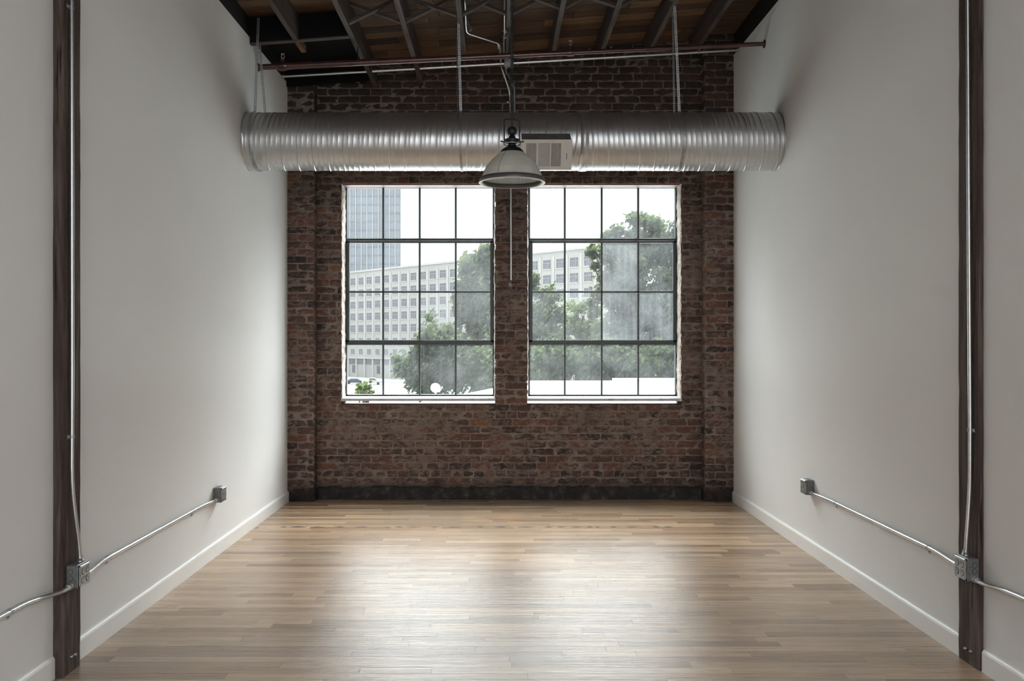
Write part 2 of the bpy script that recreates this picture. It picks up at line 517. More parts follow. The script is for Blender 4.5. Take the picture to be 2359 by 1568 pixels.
# ------------------------------------------------------------------ floor
def make_floor():
    mb = MB()
    mb.box((XL-0.3, YB-0.2, -0.10), (XR+0.3, D+0.2, -0.006), 1)
    pw, gap = 0.070, 0.0006
    y = YB; rows = int((D + 0.05 - YB)/pw) + 1
    for r_ in range(rows):
        y0 = YB + r_*pw; y1 = y0 + pw
        x = XL - 0.02 - R.random()*0.8
        while x < XR + 0.02:
            L = R.choice((0.35, 0.5, 0.7, 0.9, 1.2, 1.5)) * (0.8 + 0.4*R.random())
            x0, x1 = max(x, XL-0.02), min(x+L, XR+0.02)
            x += L
            if x1 - x0 < 0.03: continue
            tz = [R.uniform(-0.00012, 0.00012) for _ in range(4)]
            mb.add([(x0+gap, y0+gap, tz[0]), (x1-gap, y0+gap, tz[1]), (x1-gap, y1-gap, tz[2]), (x0+gap, y1-gap, tz[3])], [(0,1,2,3)], 0)
    # the old joint line across the room with dark splintered gaps
    yj = FPX/288.3
    x = -1.75
    while x < 1.45:
        L = R.uniform(0.04, 0.16)
        w = R.uniform(0.016, 0.034)
        n = 6
        top = [(x+L*i/n, yj + w*sin(pi*i/n)*R.uniform(0.6, 1.1) + 0.002, 0.0006) for i in range(n+1)]
        bot = [(x+L*i/n, yj - w*0.4*sin(pi*i/n)*R.uniform(0.6, 1.1), 0.0006) for i in range(n, -1, -1)]
        mb.add(top[::-1] + bot[::-1], [list(range(2*n+2))], 1)
        x += L + R.choice((0.01, 0.03, 0.08, 0.12))
    o = mb.build('floor', [M['floor'], M['hole']], fix=False)
    tag(o, 'worn oak strip floor with glossy varnish reflecting the windows', 'floor', kind='structure')
make_floor()

# ------------------------------------------------------------------ side walls and baseboards
def side_wall(name, x0, x1, inner, ends, label):
    # ends: wall-top height at the rear and at the brick wall
    mb = MB()
    y0, y1 = YB, D + 0.25
    za, zb = ends
    poly = [(0, y0, -0.02), (0, y1, -0.02), (0, y1, zb), (0, y0, za)]
    mb.prism(poly, (x0, 0, 0), (x1, 0, 0), 0)
    o = mb.build(name, M['wall'])
    tag(o, label, 'wall', kind='structure')
side_wall('wall_left', XL-0.12, XL, XL, (EYE+2.355, EYE+2.41), 'plain white painted wall on the left of the room')
side_wall('wall_right', XR, XR+0.12, XR, (EYE+2.66, EYE+2.668), 'plain white painted wall on the right of the room')

def rear_wall():
    mb = MB()
    ht = deck_h(0) + 0.25
    y0, y1 = YB-0.12, YB
    wx0, wx1, wz0, wz1 = -1.0, 2.0, 0.3, 3.75  # unseen opening, added so sky light fills the near walls
    mb.box((XL-0.2, y0, -0.02), (wx0, y1, ht))
    mb.box((wx1, y0, -0.02), (XR+0.2, y1, ht))
    mb.box((wx0, y0, -0.02), (wx1, y1, wz0))
    mb.box((wx0, y0, wz1), (wx1, y1, ht))
    tag(mb.build('wall_rear', M['wall']), 'white rear wall behind the viewer with an opening added for fill light', 'wall', kind='structure')
rear_wall()

def baseboard(name, inner, sgn, y0, y1, label):
    mb = MB()
    t = 0.015
    prof = [(0, 0), (t, 0), (t, 0.086), (t*0.72, 0.094), (t*0.4, 0.100), (0, 0.100)]
    poly = [(inner + sgn*a, y0, b) for a, b in prof]
    mb.prism(poly, (0,0,0), (0, y1-y0, 0), 0)
    tag(mb.build(name, M['base']), label, 'baseboard', kind='structure')
LPN, LPF = FPX/523.7, FPX/503.0       # left post near / far depth
RPN, RPF = FPX/512.6, FPX/491.0
baseboard('baseboard_left', XL, 1, LPF+0.005, DP-0.002, 'long white baseboard along the left wall beyond the timber post')
baseboard('baseboard_left.001', XL, 1, YB, LPN-0.012, 'white baseboard end beside the near side of the left timber post')
baseboard('baseboard_right', XR, -1, RPF+0.005, DP-0.002, 'long white baseboard along the right wall beyond the timber post')
baseboard('baseboard_right.001', XR, -1, YB, RPN-0.012, 'white baseboard end beside the near side of the right timber post')

# ------------------------------------------------------------------ brick wall
SF = 239.3                             # scale at the window plane
YW = FPX/SF
WIN = [dict(x0=(797-VX)/SF, x1=(1138-VX)/SF), dict(x0=(1218-VX)/SF, x1=(1558-VX)/SF)]
WZ0, WZ1 = EYE+(VY-910)/SF, EYE+(VY-432)/SF
OPEN = [(-1.478, -0.035, 0.940, 2.966), (0.270, 1.716, 0.940, 2.966)]

def brick_wall():
    mb = MB()
    top = deck_h(0.2) + 0.16
    dep = 0.26
    m = 0.006
    yb0 = D + 0.0055
    # mortar body with the two openings
    xs = [XL-0.15, OPEN[0][0]-m, OPEN[0][1]+m, OPEN[1][0]-m, OPEN[1][1]+m, XR+0.15]
    for i in range(5):
        if i in (1, 3):
            mb.box((xs[i], yb0, -0.02), (xs[i+1], yb0+dep, OPEN[0][2]-0.05), 1)
            mb.box((xs[i], yb0, OPEN[0][3]+m), (xs[i+1], yb0+dep, top), 1)
        else:
            mb.box((xs[i], yb0, -0.02), (xs[i+1], yb0+dep, top), 1)
    # pilaster bodies
    PL = (XL-0.05, -1.712); PR = (1.909, XR+0.05)
    mb.box((PL[0], DP+0.005, -0.02), (PL[1]-0.006, yb0+0.05, top), 1)
    mb.box((PR[0]+0.006, DP+0.005, -0.02), (PR[1], yb0+0.05, top), 1)
    def brick(x0, x1, z0, z1, yf, yd, jl=0.0, jr=0.0, mat=0):
        nx = max(2, int((x1-x0)/0.035)); nz = 3
        prot = R.uniform(-0.003, 0.005)
        vs, idx = [], {}
        lx = [R.uniform(-0.002, 0.003) for _ in range(nz+1)]; rx = [R.uniform(-0.003, 0.002) for _ in range(nz+1)]
        for i in range(nx+1):
            zt = R.uniform(-0.0025, 0.0025); zb = R.uniform(-0.0025, 0.0025)
            for k in range(nz+1):
                edge = i in (0, nx) or k in (0, nz)
                corner = i in (0, nx) and k in (0, nz)
                x = x0 + (x1-x0)*i/nx
                z = z0 + (z1-z0)*k/nz
                if i == 0: x += lx[k]
                if i == nx: x += rx[k]
                if k == 0: z += zb
                if k == nz: z += zt
                y = yf - prot + R.uniform(-0.0022, 0.0022)
                if edge: y += 0.0035
                if corner: y += R.choice((0.001, 0.003, 0.008))
                elif edge and R.random() < 0.10: y += R.uniform(0.003, 0.009)
                elif R.random() < 0.05: y += R.uniform(0.002, 0.006)
                idx[i, k] = len(vs); vs.append((x, y, z))
        fs = []
        for i in range(nx):
            for k in range(nz):
                fs.append((idx[i,k], idx[i+1,k], idx[i+1,k+1], idx[i,k+1]))
        rim = [idx[i,0] for i in range(nx+1)] + [idx[nx,k] for k in range(1, nz+1)] + [idx[i,nz] for i in range(nx-1, -1, -1)] + [idx[0,k] for k in range(nz-1, 0, -1)]
        back = []
        for j in rim:
            back.append(len(vs)); vs.append((vs[j][0], yd, vs[j][2]))
        n = len(rim)
        for j in range(n):
            j2 = (j+1) % n
            fs.append((rim[j2], rim[j], back[j], back[j2]))
        mb.add(vs, fs, mat)
    H, PIT, J = 0.0585, 0.0690, 0.0105
    ncourse = int(top/PIT) + 1
    def run(xa, xb, z0, z1, yf, yd, header, ph, endl=None, endr=None):
        L = 0.102 if header else 0.2045
        x = xa - ph*L
        first = True
        while x < xb - 0.004:
            l = L * (0.96 + 0.08*R.random())
            x0, x1 = max(x, xa), min(x+l, xb)
            if xb - x1 < 0.035: x1 = xb
            if x1 - x0 > 0.02:
                a = x0 + (0 if x0 == xa else J*0.5); b = x1 - (0 if x1 == xb else J*0.5)
                dd = yd
                if endl and x0 == xa: dd = endl
                if endr and x1 == xb: dd = endr
                brick(a, b, z0, z1, yf, dd)
            if x1 == xb: break
            x += l
    for c in range(ncourse):
        z0 = c*PIT + J*0.5; z1 = z0 + H
        header = (c % 8 == 3)
        ph = (0.5 if c % 2 else 0.0) + R.uniform(-0.08, 0.08)
        ph = ph % 1.0
        segs = [(-1.715, 1.912, None, None)]
        zc = 0.5*(z0+z1)
        if OPEN[0][2]-0.02 < zc < OPEN[0][3]:
            segs = [(-1.715, OPEN[0][0], None, 1), (OPEN[0][1], OPEN[1][0], 1, 1), (OPEN[1][1], 1.912, 1, None)]
        for xa, xb, el, er in segs:
            run(xa, xb, z0, z1, D, D+0.04, header, ph, D+0.24 if el else None, D+0.24 if er else None)
        # pilasters (bond about one and a quarter bricks)
        ph2 = 0.5 if c % 2 else 0.05
        run(XL-0.01, -1.706, z0, z1, DP, D+0.02, False, ph2)
        run(1.903, XR+0.01, z0, z1, DP, D+0.02, False, 1-ph2)
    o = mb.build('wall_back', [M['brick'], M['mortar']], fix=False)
    tag(o, 'old exposed red brown brick wall with two tall windows', 'wall', kind='structure')
    # limewashed render on the outer window jambs and mortar along the edges
    for k, (xj, sg, nm) in enumerate(((OPEN[0][0], 1, 'left window left'), (OPEN[0][1], -1, 'left window right'), (OPEN[1][0], 1, 'right window left'), (OPEN[1][1], -1, 'right window right'))):
        j = MB()
        nz, ny = 60, 6
        vs = []
        for a in range(nz+1):
            for b in range(ny+1):
                z = OPEN[0][2] + (OPEN[0][3]-OPEN[0][2])*a/nz
                yy = D - 0.003 + (YW-0.02-D)*b/ny
                w = 0.005 + R.uniform(0, 0.006) + (0.004*sin(a*1.7+k)*sin(a*0.61) if b else 0)
                if b == 0: w = R.uniform(-0.004, 0.006); yy += R.uniform(-0.002, 0.006)
                vs.append((xj + sg*w, yy, z))
        fs = [(a*(ny+1)+b, (a+1)*(ny+1)+b, (a+1)*(ny+1)+b+1, a*(ny+1)+b+1) for a in range(nz) for b in range(ny)]
        j.add(vs, fs, 0)
        o2 = j.build('jamb_render', M['lime'], parent=o, fix=False)
        o2['label'] = 'rough limewashed jamb, ' + nm
    # tarred concrete strip at the foot of the recess, with drilled holes
    s = MB()
    n = 70
    x0, x1 = -1.70, 1.897
    vs = []
    prof = [(0.0, 0.0), (0.0, 0.112), (0.008, 0.120)]
    for i in range(n+1):
        x = x0 + (x1-x0)*i/n
        for dy, z in prof:
            vs.append((x, D-0.016 + dy*1.4 + R.uniform(-0.0015, 0.0015), z + (R.uniform(-0.007, 0.007) + 0.006*sin(x*5.3) if z > 0.01 else 0)))
    fs = [(i*3+k, (i+1)*3+k, (i+1)*3+k+1, i*3+k+1) for i in range(n) for k in range(2)]
    s.add(vs, fs, 0)
    for px in (791, 919, 1046, 1168, 1290, 1420, 1547):
        c = Vector(((px-VX)/245.6, D-0.0185, EYE+(VY-1138)/245.6))
        s.add([c + Vector((0.009*cos(2*pi*j/10), 0, 0.009*sin(2*pi*j/10))) for j in range(10)], [list(range(10))], 1)
    tag(s.build('trim_1', [M['tar'], M['hole']], fix=False), 'black tarred strip along the foot of the brick wall', 'base strip', kind='structure')
brick_wall()

# ------------------------------------------------------------------ windows
def window(k, x0, x1, label, haze):
    w = thing('window_%d' % (k+1), label, 'window', (0.5*(x0+x1), YW, WZ0), kind='structure')
    yc = YW
    colpx = [(798, 883, 967, 1050, 1138), (1218, 1301, 1386, 1470, 1558)][k]
    xs = [(p-VX)/SF for p in colpx]
    rowpx = (432, 554, 672, 789, 910)
    zs = [EYE+(VY-p)/SF for p in rowpx]
    f = MB()
    T = 0.024
    # outer frame angle
    f.box((x0-0.006, yc-0.02, zs[4]-0.01), (x0+0.012, yc+0.03, zs[0]+0.01)); f.box((x1-0.012, yc-0.02, zs[4]-0.01), (x1+0.006, yc+0.03, zs[0]+0.01))
    f.box((x0, yc-0.02, zs[0]-0.008), (x1, yc+0.03, zs[0]+0.012)); f.box((x0, yc-0.02, zs[4]-0.012), (x1, yc+0.03, zs[4]+0.008))
    for x in xs[1:4]:
        for za, zb in ((zs[1], zs[0]), (zs[4], zs[3])):
            f.box((x-0.0085, yc-0.014, za), (x+0.0085, yc+0.016, zb), bev=0.004)
    for z in (zs[1], zs[3]):
        f.box((x0, yc-0.02, z-0.022), (x1, yc+0.02, z+0.022), bev=0.005)
    f.build('window_frame', M['sash'], w)
    v = MB()
    va, vb = x0+0.004, x1-0.004
    zt, zb = zs[1]-0.004, zs[3]+0.004
    v.box((va, yc-0.034, zb), (va+0.032, yc+0.012, zt), bev=0.004); v.box((vb-0.032, yc-0.034, zb), (vb, yc+0.012, zt), bev=0.004)
    v.box((va, yc-0.034, zt-0.022), (vb, yc+0.012, zt), bev=0.004); v.box((va, yc-0.034, zb), (vb, yc+0.012, zb+0.022), bev=0.004)
    for x in xs[1:4]:
        v.box((x-0.0085, yc-0.016, zb), (x+0.0085, yc+0.010, zt), bev=0.004)
    v.box((va, yc-0.016, zs[2]-0.0095), (vb, yc+0.010, zs[2]+0.0095), bev=0.004)
    vs = v.build('vent_sash', M['sash'], w)
    h = MB()
    h.box((xs[2]-0.006, yc-0.05, zs[3]-0.012), (xs[2]+0.006, yc-0.03, zs[3]+0.035), bev=0.003)
    h.box((xs[2]-0.005, yc-0.06, zs[3]-0.016), (xs[2]+0.005, yc-0.045, zs[3]-0.006), bev=0.002)
    h.build('latch', M['sash'], vs)
    for r_ in range(4):
        for c in range(4):
            g = MB()
            a, b = xs[c], xs[c+1]
            if r_ in (1, 2):
                if c == 0: a = va+0.03
                if c == 3: b = vb-0.03
            else:
                if c == 0: a = x0+0.01
                if c == 3: b = x1-0.01
            g.box((a, yc+0.001, zs[r_+1]), (b, yc+0.004, zs[r_]))
            g.build('pane', M[('glass0', 'glass1', 'glass2')[haze[r_][c]]], w)
    s = MB()
    o0, o1 = OPEN[k][0]+0.002, OPEN[k][1]-0.002
    zi = zs[4]-0.008
    poly = [(o0, D-0.006, 0.924), (o0, D-0.006, 0.948), (o0, D+0.008, 0.958), (o0, yc-0.02, zi), (o0, yc+0.05, zi), (o0, yc+0.05, 0.924)]
    s.prism(poly, (-0.006,0,0), (o1-o0+0.006,0,0))
    s.build('sill', M['sill'], w)['label'] = 'whitewashed sloping sill'
    l = MB()
    l.box((OPEN[k][0]+0.001, D+0.03, OPEN[k][3]-0.006), (OPEN[k][1]-0.001, yc+0.03, OPEN[k][3]+0.004))
    l.box((x0, yc-0.02, zs[0]+0.006), (x1, yc+0.03, OPEN[k][3]))
    l.build('lintel', M['lintel'], w)['label'] = 'pinkish steel lintel'
    return w
window(0, WIN[0]['x0'], WIN[0]['x1'], 'left tall steel window of sixteen panes showing the tower', [[0,0,0,0],[0,0,0,1],[0,0,1,1],[0,1,1,1]])
window(1, WIN[1]['x0'], WIN[1]['x1'], 'right tall steel window of sixteen panes with the broad tree', [[0,0,1,1],[0,0,2,1],[1,1,2,2],[1,1,1,1]])

# ------------------------------------------------------------------ ceiling deck, joists, bridging
FILL_HOLE = (0.6, 1.95, -1.9, 1.3)      # unseen opening over the viewer, added to bring in fill light
def ceiling():
    mb = MB()
    y = YB
    while y < D + 0.2:
        bw = R.uniform(0.13, 0.17)
        y0, y1 = y+0.002, min(y+bw, D+0.22)-0.002
        spans = [(XL-0.15, XR+0.15)]
        if y1 > FILL_HOLE[2] and y0 < FILL_HOLE[3]: spans = [(XL-0.15, FILL_HOLE[0]), (FILL_HOLE[1], XR+0.15)]
        for xa, xb in spans:
            x = xa - R.random()*0.6
            while x < xb:
                L = R.uniform(0.9, 2.2)
                a, b = max(x, xa), min(x+L, xb)
                x += L
                if b - a < 0.02: continue
                g = 0.002
                dz = R.uniform(-0.004, 0.003)
                za, zb = deck_h(a)+dz, deck_h(b)+dz
                vs = [(a+g, y0, za), (b-g, y0, zb), (b-g, y1, zb), (a+g, y1, za), (a+g, y0, za+0.03), (b-g, y0, zb+0.03), (b-g, y1, zb+0.03), (a+g, y1, za+0.03)]
                mb.add(vs, [(3,2,1,0),(4,5,6,7),(0,1,5,4),(1,2,6,5),(2,3,7,6),(3,0,4,7)], 0)
        y += bw
    for xa, xb, ya, yb in ((XL-0.2, FILL_HOLE[0]-0.02, YB-0.15, D+0.3), (FILL_HOLE[1]+0.02, XR+0.2, YB-0.15, D+0.3), (FILL_HOLE[0]-0.02, FILL_HOLE[1]+0.02, YB-0.15, FILL_HOLE[2]-0.15), (FILL_HOLE[0]-0.02, FILL_HOLE[1]+0.02, FILL_HOLE[3]+0.15, D+0.3)):
        za, zb = deck_h(xa)+0.035, deck_h(xb)+0.035
        mb.add([(xa,ya,za),(xb,ya,zb),(xb,yb,zb),(xa,yb,za),(xa,ya,za+0.1),(xb,ya,zb+0.1),(xb,yb,zb+0.1),(xa,yb,za+0.1)],
               [(3,2,1,0),(4,5,6,7),(0,1,5,4),(1,2,6,5),(2,3,7,6),(3,0,4,7)], 1)
    tag(mb.build('ceiling', [M['deck'], M['blackwood']], fix=False), 'smoke-darkened wooden roof boards above the joists', 'ceiling', kind='structure')
ceiling()

JX = [-1.9615+0.012, -1.598, -1.161, -0.731, -0.297, 0.0807, 0.482, 0.914, 1.351, 1.783, 2.179-0.012]
ORD = ['first', 'second', 'third', 'fourth', 'fifth', 'sixth', 'seventh', 'eighth', 'ninth', 'tenth', 'eleventh']
def bar(mb, x0, x1, y0, y1, z0f, z1f, mat=0, n=1, wob=0.0, cut=0.0):
    """box whose bottom/top follow functions of x (sloping roof), subdivided along y; cut = how far the top runs past the bottom"""
    for i in range(n):
        a, b = y0+(y1-y0)*i/n, y0+(y1-y0)*(i+1)/n
        vs = []
        for yy in (a, b):
            rr = random.Random(int(yy*1000)); d = rr.uniform(-wob, wob)
            yt = yy + (cut if (i == n-1 and yy == b) else 0)
            vs += [(x0+d, yy, z0f(x0)), (x1+d, yy, z0f(x1)), (x1+d, yt, z1f(x1)), (x0+d, yt, z1f(x0))]
        fs = [(0,1,5,4),(1,2,6,5),(2,3,7,6),(3,0,4,7)]
        if i == 0: fs.append((3,2,1,0))
        if i == n-1: fs.append((4,5,6,7))
        mb.add(vs, fs, mat)
for i, x in enumerate(JX):
    mb = MB()
    yend = D + 0.05
    if i == 1: yend = FPX/292.0 + 0.02
    if i == 4: yend = FPX/268.5
    if i in (0, 10):
        # rim boards flush with the white walls
        xa, xb = (XL-0.11, XL-0.004) if i == 0 else (XR+0.004, XR+0.11)
        zt = (lambda q: EYE+2.41) if i == 0 else (lambda q: EYE+2.668)
        bar(mb, xa, xb, YB, yend, zt, deck_h)
        o = mb.build('rim_joist', M['blackwood'])
        tag(o, 'blackened rim joist above the %s white wall' % ('left' if i == 0 else 'right'), 'joist', 'rim joists')
        continue
    ystart = YB
    if FILL_HOLE[0]-0.1 < x < FILL_HOLE[1]+0.1: ystart = FILL_HOLE[3]+0.05
    cut = 0.0
    if i >= 5:
        yend = FPX*(joist_h(x)-EYE)/(VY-(128, 121, 117, 113, 106)[i-5]); cut = D-0.03-yend
    bar(mb, x-0.0195, x+0.0195, ystart, yend, joist_h, lambda q: deck_h(q)-0.006, n=14, wob=0.0012, cut=cut)
    o = mb.build('ceiling_joist', M['joist'])
    extra = {1: ', cut short at the black header', 4: ', stopping short of the brick wall', 5: ', above the pendant chain'}.get(i, '')
    tag(o, 'dark wooden ceiling joist, %s from the left white wall%s' % (ORD[i-1], extra), 'joist', 'ceiling joists')
    if i == 1:
        t = MB()
        bar(t, x-0.019, x+0.019, yend+0.02, FPX/281.0, lambda q: joist_h(q)-0.004, lambda q: joist_h(q)+0.05)
        t.build('broken_end', M['tip'], o)['label'] = 'raw orange broken end'
    if i in (2, 3):
        t = MB()
        c = P((855, 967)[i-2], 168, 249.5)
        bar(t, c.x-0.02, c.x+0.018, DP-0.06, D+0.02, lambda q: c.z-0.024, lambda q: c.z+0.024)
        t.build('broken_end', M['tip'], o)['label'] = 'raw orange joist tip at the brickwork'

# header and black trimmed bay at the upper left
def header():
    mb = MB()
    y0 = FPX/292.5
    for xa, xb in ((XL-0.004, JX[1]-0.021), (JX[1]+0.021, JX[2]-0.021)):
        bar(mb, xa, xb, y0, y0+0.045, lambda q: joist_h(q)+0.004, lambda q: deck_h(q)-0.002)
    bar(mb, JX[1]-0.021, JX[1]+0.021, y0+0.022, y0+0.045, lambda q: joist_h(q)+0.004, lambda q: deck_h(q)-0.002)
    hb = mb.build('header_board', M['pitch'])
    tag(hb, 'black header board crossing the first two joist bays at left', 'board')
    e = MB(); bar(e, XL-0.004, JX[2]-0.021, y0-0.004, y0+0.046, lambda q: joist_h(q)-0.004, lambda q: joist_h(q)+0.005)
    e.build('bottom_batten', M['brace'], hb)['label'] = 'brown batten along the lower edge'
    mb = MB()
    bar(mb, XL, JX[2]-0.021, y0+0.047, DP-0.006, lambda q: deck_h(q)-0.03, lambda q: deck_h(q)-0.005)
    bar(mb, XL, JX[2]-0.021, DP-0.04, DP-0.008, lambda q: joist_h(q)+0.01, lambda q: deck_h(q)-0.03)
    tag(mb.build('soffit_panel', M['pitch']), 'black panelled soffit behind the header at the upper left', 'panel')
header()

def bridging():
    yb = FPX/304.0
    side = Vector((0, 1, 0))
    for b in range(2, 10):
        x0, x1 = JX[b]+0.02, JX[b+1]-0.02
        if b == 9: x1 = XR-0.002
        for kind in (0, 1):
            zb0, zt0 = joist_h(x0)+0.012, deck_h(x0)-0.03
            zb1, zt1 = joist_h(x1)+0.012, deck_h(x1)-0.03
            a = Vector((x0, yb, zt0 if kind == 0 else zb0)); c = Vector((x1, yb, zb1 if kind == 0 else zt1))
            y0 = yb + (0.0 if (kind + b) % 2 else 0.048)
            d = (c-a).normalized(); n = Vector((-d.z, 0, d.x))*0.011
            mb = MB()
            vs = []
            for p in (a, c):
                for yy, sg in ((y0, -1), (y0+0.045, -1), (y0+0.045, 1), (y0, 1)):
                    q = p + n*sg; vs.append((q.x, yy, q.z))
            mb.add(vs, [(0,1,2,3),(7,6,5,4),(0,4,5,1),(1,5,6,2),(2,6,7,3),(3,7,4,0)])
            o = mb.build('bridging_strut', M['brace'])
            where = 'between the %s and %s joists' % (ORD[b-1], ORD[b]) if b < 9 else 'between the ninth joist and the right wall'
            tag(o, 'wooden cross strut falling to the %s %s' % ('right' if kind == 0 else 'left', where), 'strut', 'cross bridging between joists')
bridging()

# ------------------------------------------------------------------ posts
def post(name, x_face, x_back, yn, yf, z1, seed, label, nails):
    rr = random.Random(seed)
    sg = 1 if x_back < x_face else -1
    n = 46
    mb = MB()
    # cross-section ring with slightly eased and wavering edges
    vs = []
    for i in range(n+1):
        z = z1*i/n
        w = [rr.uniform(-0.0016, 0.0016) for _ in range(4)]
        e = 0.004
        ring = [(x_back, yn+w[0]), (x_face-sg*e, yn+w[0]), (x_face+w[1], yn+e), (x_face+w[2], yf-e), (x_face-sg*e, yf+w[3]), (x_back, yf+w[3])]
        vs += [(a, b, z) for a, b in ring]
    fs = []
    for i in range(n):
        for j in range(6):
            j2 = (j+1) % 6
            fs.append((i*6+j, i*6+j2, (i+1)*6+j2, (i+1)*6+j))
    mb.add(vs, fs); mb.add(vs[:6], [list(range(6))]); mb.add(vs[-6:], [list(range(6))])
    o = mb.build(name, M['post'])
    tag(o, label, 'post')
    for (px, py) in nails:
        s = abs((px-VX)/x_face)
        c = P(px, py, s)
        k = MB()
        k.lathe([(0.0, 0.012), (0.004, 0.0115), (0.0065, 0.008), (0.0065, 0.0)], (0,0,0), 12, M=Matrix.Rotation(sg*pi/2, 4, 'Y'))
        k.v = [tuple(Vector(p)+Vector((x_face, c.y, c.z))) for p in k.v]
        k.build('nail', M['steel'], o)
    return o
LPX, RPX = -1.915, 2.1565
post('timber_post', LPX, XL+0.0005, LPN, LPF, joist_h(LPX)-0.02, 3, 'dark rough timber post in the left white wall', [(162, 1512), (170.5, 1507)])
post('timber_post', RPX, XR-0.0005, RPN, RPF, joist_h(RPX)-0.02, 5, 'dark rough timber post in the right white wall', [(2226, 1493), (2239, 1500)])

# ------------------------------------------------------------------ outlet boxes (two duplex receptacles each)
def outlet_box(wall_x, sg, yc, zc, label, group='steel outlet boxes', spread=0.0):
    """sg = +1 faces +x (left wall)"""
    t = thing('outlet_box', label, 'outlet box', (wall_x, yc, zc), group)
    H = 0.051
    dpt = 0.050
    def X(d): return wall_x + sg*d
    def bx(mb, d0, d1, y0, y1, z0, z1, mat=0, bev=0.0):
        a, b = sorted((X(d0), X(d1)))
        mb.box((a, yc+y0, zc+z0), (b, yc+y1, zc+z1), mat, bev=bev)
    b = MB(); bx(b, 0.0006, dpt, -H, H, -H, H, 0, 0.004)
    body = b.build('box_body', M['boxside'], t)
    # knockouts and screw holes on the side toward the room
    for dd, zz in ((0.021, 0.022), (0.021, -0.006)):
        k = MB()
        for r0, r1, dep in ((0.0105, 0.0125, 0.0006),):
            ring = []
            n = 20
            for rad in (r0, r1):
                ring += [(X(dd)+rad*cos(2*pi*j/n), yc-H-dep, zc+zz+rad*sin(2*pi*j/n)) for j in range(n)]
            k.add(ring, [(j, (j+1) % n, n+(j+1) % n, n+j) for j in range(n)], 0)
            k.add([(X(dd)+r0*cos(2*pi*j/n), yc-H-0.0009, zc+zz+r0*sin(2*pi*j/n)) for j in range(n)], [list(range(n))], 1)
        k.build('knockout', [M['hole'], M['boxside']], body, fix=False)
    for zz in (0.012, -0.018):
        k = MB()
        k.add([(X(0.044)+0.0022*cos(2*pi*j/8), yc-H-0.0008, zc+zz+0.0022*sin(2*pi*j/8)) for j in range(8)], [list(range(8))])
        k.build('screw_hole', M['hole'], body, fix=False)
    # raised cover
    c = MB()
    bx(c, dpt, dpt+0.003, -H, H, -H, H, 0, 0.001)
    bx(c, dpt+0.003, dpt+0.014, -H+0.005, H-0.005, -H+0.003, H-0.003, 0, 0.004)
    cov = c.build('cover', M['steel'], t)
    f = dpt+0.014
    for yy in (-0.0205, 0.0205):
        for zz in (0.0195, -0.0195):
            r = MB()
            n = 22
            # dark slot ring round the receptacle face
            ring = []
            for rad in (0.0135, 0.0165):
                ring += [(X(f+0.0006), yc+yy+rad*cos(2*pi*j/n), zc+zz+max(-0.0145, min(0.0145, rad*sin(2*pi*j/n)))) for j in range(n)]
            r.add(ring, [(j, (j+1) % n, n+(j+1) % n, n+j) for j in range(n)], 1)
            outer = [(yc+yy+0.0135*cos(2*pi*j/n), zc+zz+max(-0.0118, min(0.0118, 0.0135*sin(2*pi*j/n)))) for j in range(n)]
            r.prism([(X(f), a, bb) for a, bb in outer], (0,0,0), (sg*0.003, 0, 0), 0)
            for dy, hh in ((-0.0045, 0.0042), (0.0045, 0.0036)):
                a, b2 = sorted((X(f+0.0028), X(f+0.0036)))
                r.box((a, yc+yy+dy-0.001, zc+zz+0.001), (b2, yc+yy+dy+0.001, zc+zz+0.001+hh*1.8), 1)
            r.add([(X(f+0.0036), yc+yy+0.0024*cos(2*pi*j/8), zc+zz-0.006+0.0024*sin(2*pi*j/8)) for j in range(8)], [list(range(8))], 1)
            r.build('receptacle', [M['greyplastic'], M['hole']], t, fix=False)
    for yy, zz in ((-H+0.007, H-0.006), (-H+0.007, -H+0.006), (H-0.007, H-0.006), (H-0.007, -H+0.006)):
        s = MB()
        s.lathe([(0.0, 0.0035), (0.003, 0.0032), (0.0052, 0.0012), (0.0052, -0.004)], (0,0,0), 12, M=Matrix.Rotation(sg*pi/2, 4, 'Y'))
        s.v = [tuple(Vector(p)+Vector((X(dpt+0.006), yc+yy, zc+zz))) for p in s.v]
        s.build('screw', M['black'], cov)
    return t
LB = outlet_box(LPX, 1, FPX/521+0.051, EYE+(VY-1329)/521, 'steel four-outlet box on the left timber post')
RB = outlet_box(RPX, -1, FPX/513.5+0.051, EYE+(VY-1313)/513.5, 'steel four-outlet box on the right timber post')
LF = outlet_box(XL, 1, FPX/335.8+0.051, EYE+(VY-1140.5)/335.8, 'steel four-outlet box far along the left white wall')
RF = outlet_box(XR, -1, FPX/333.5+0.051, EYE+(VY-1123)/333.5, 'steel four-outlet box far along the right white wall')

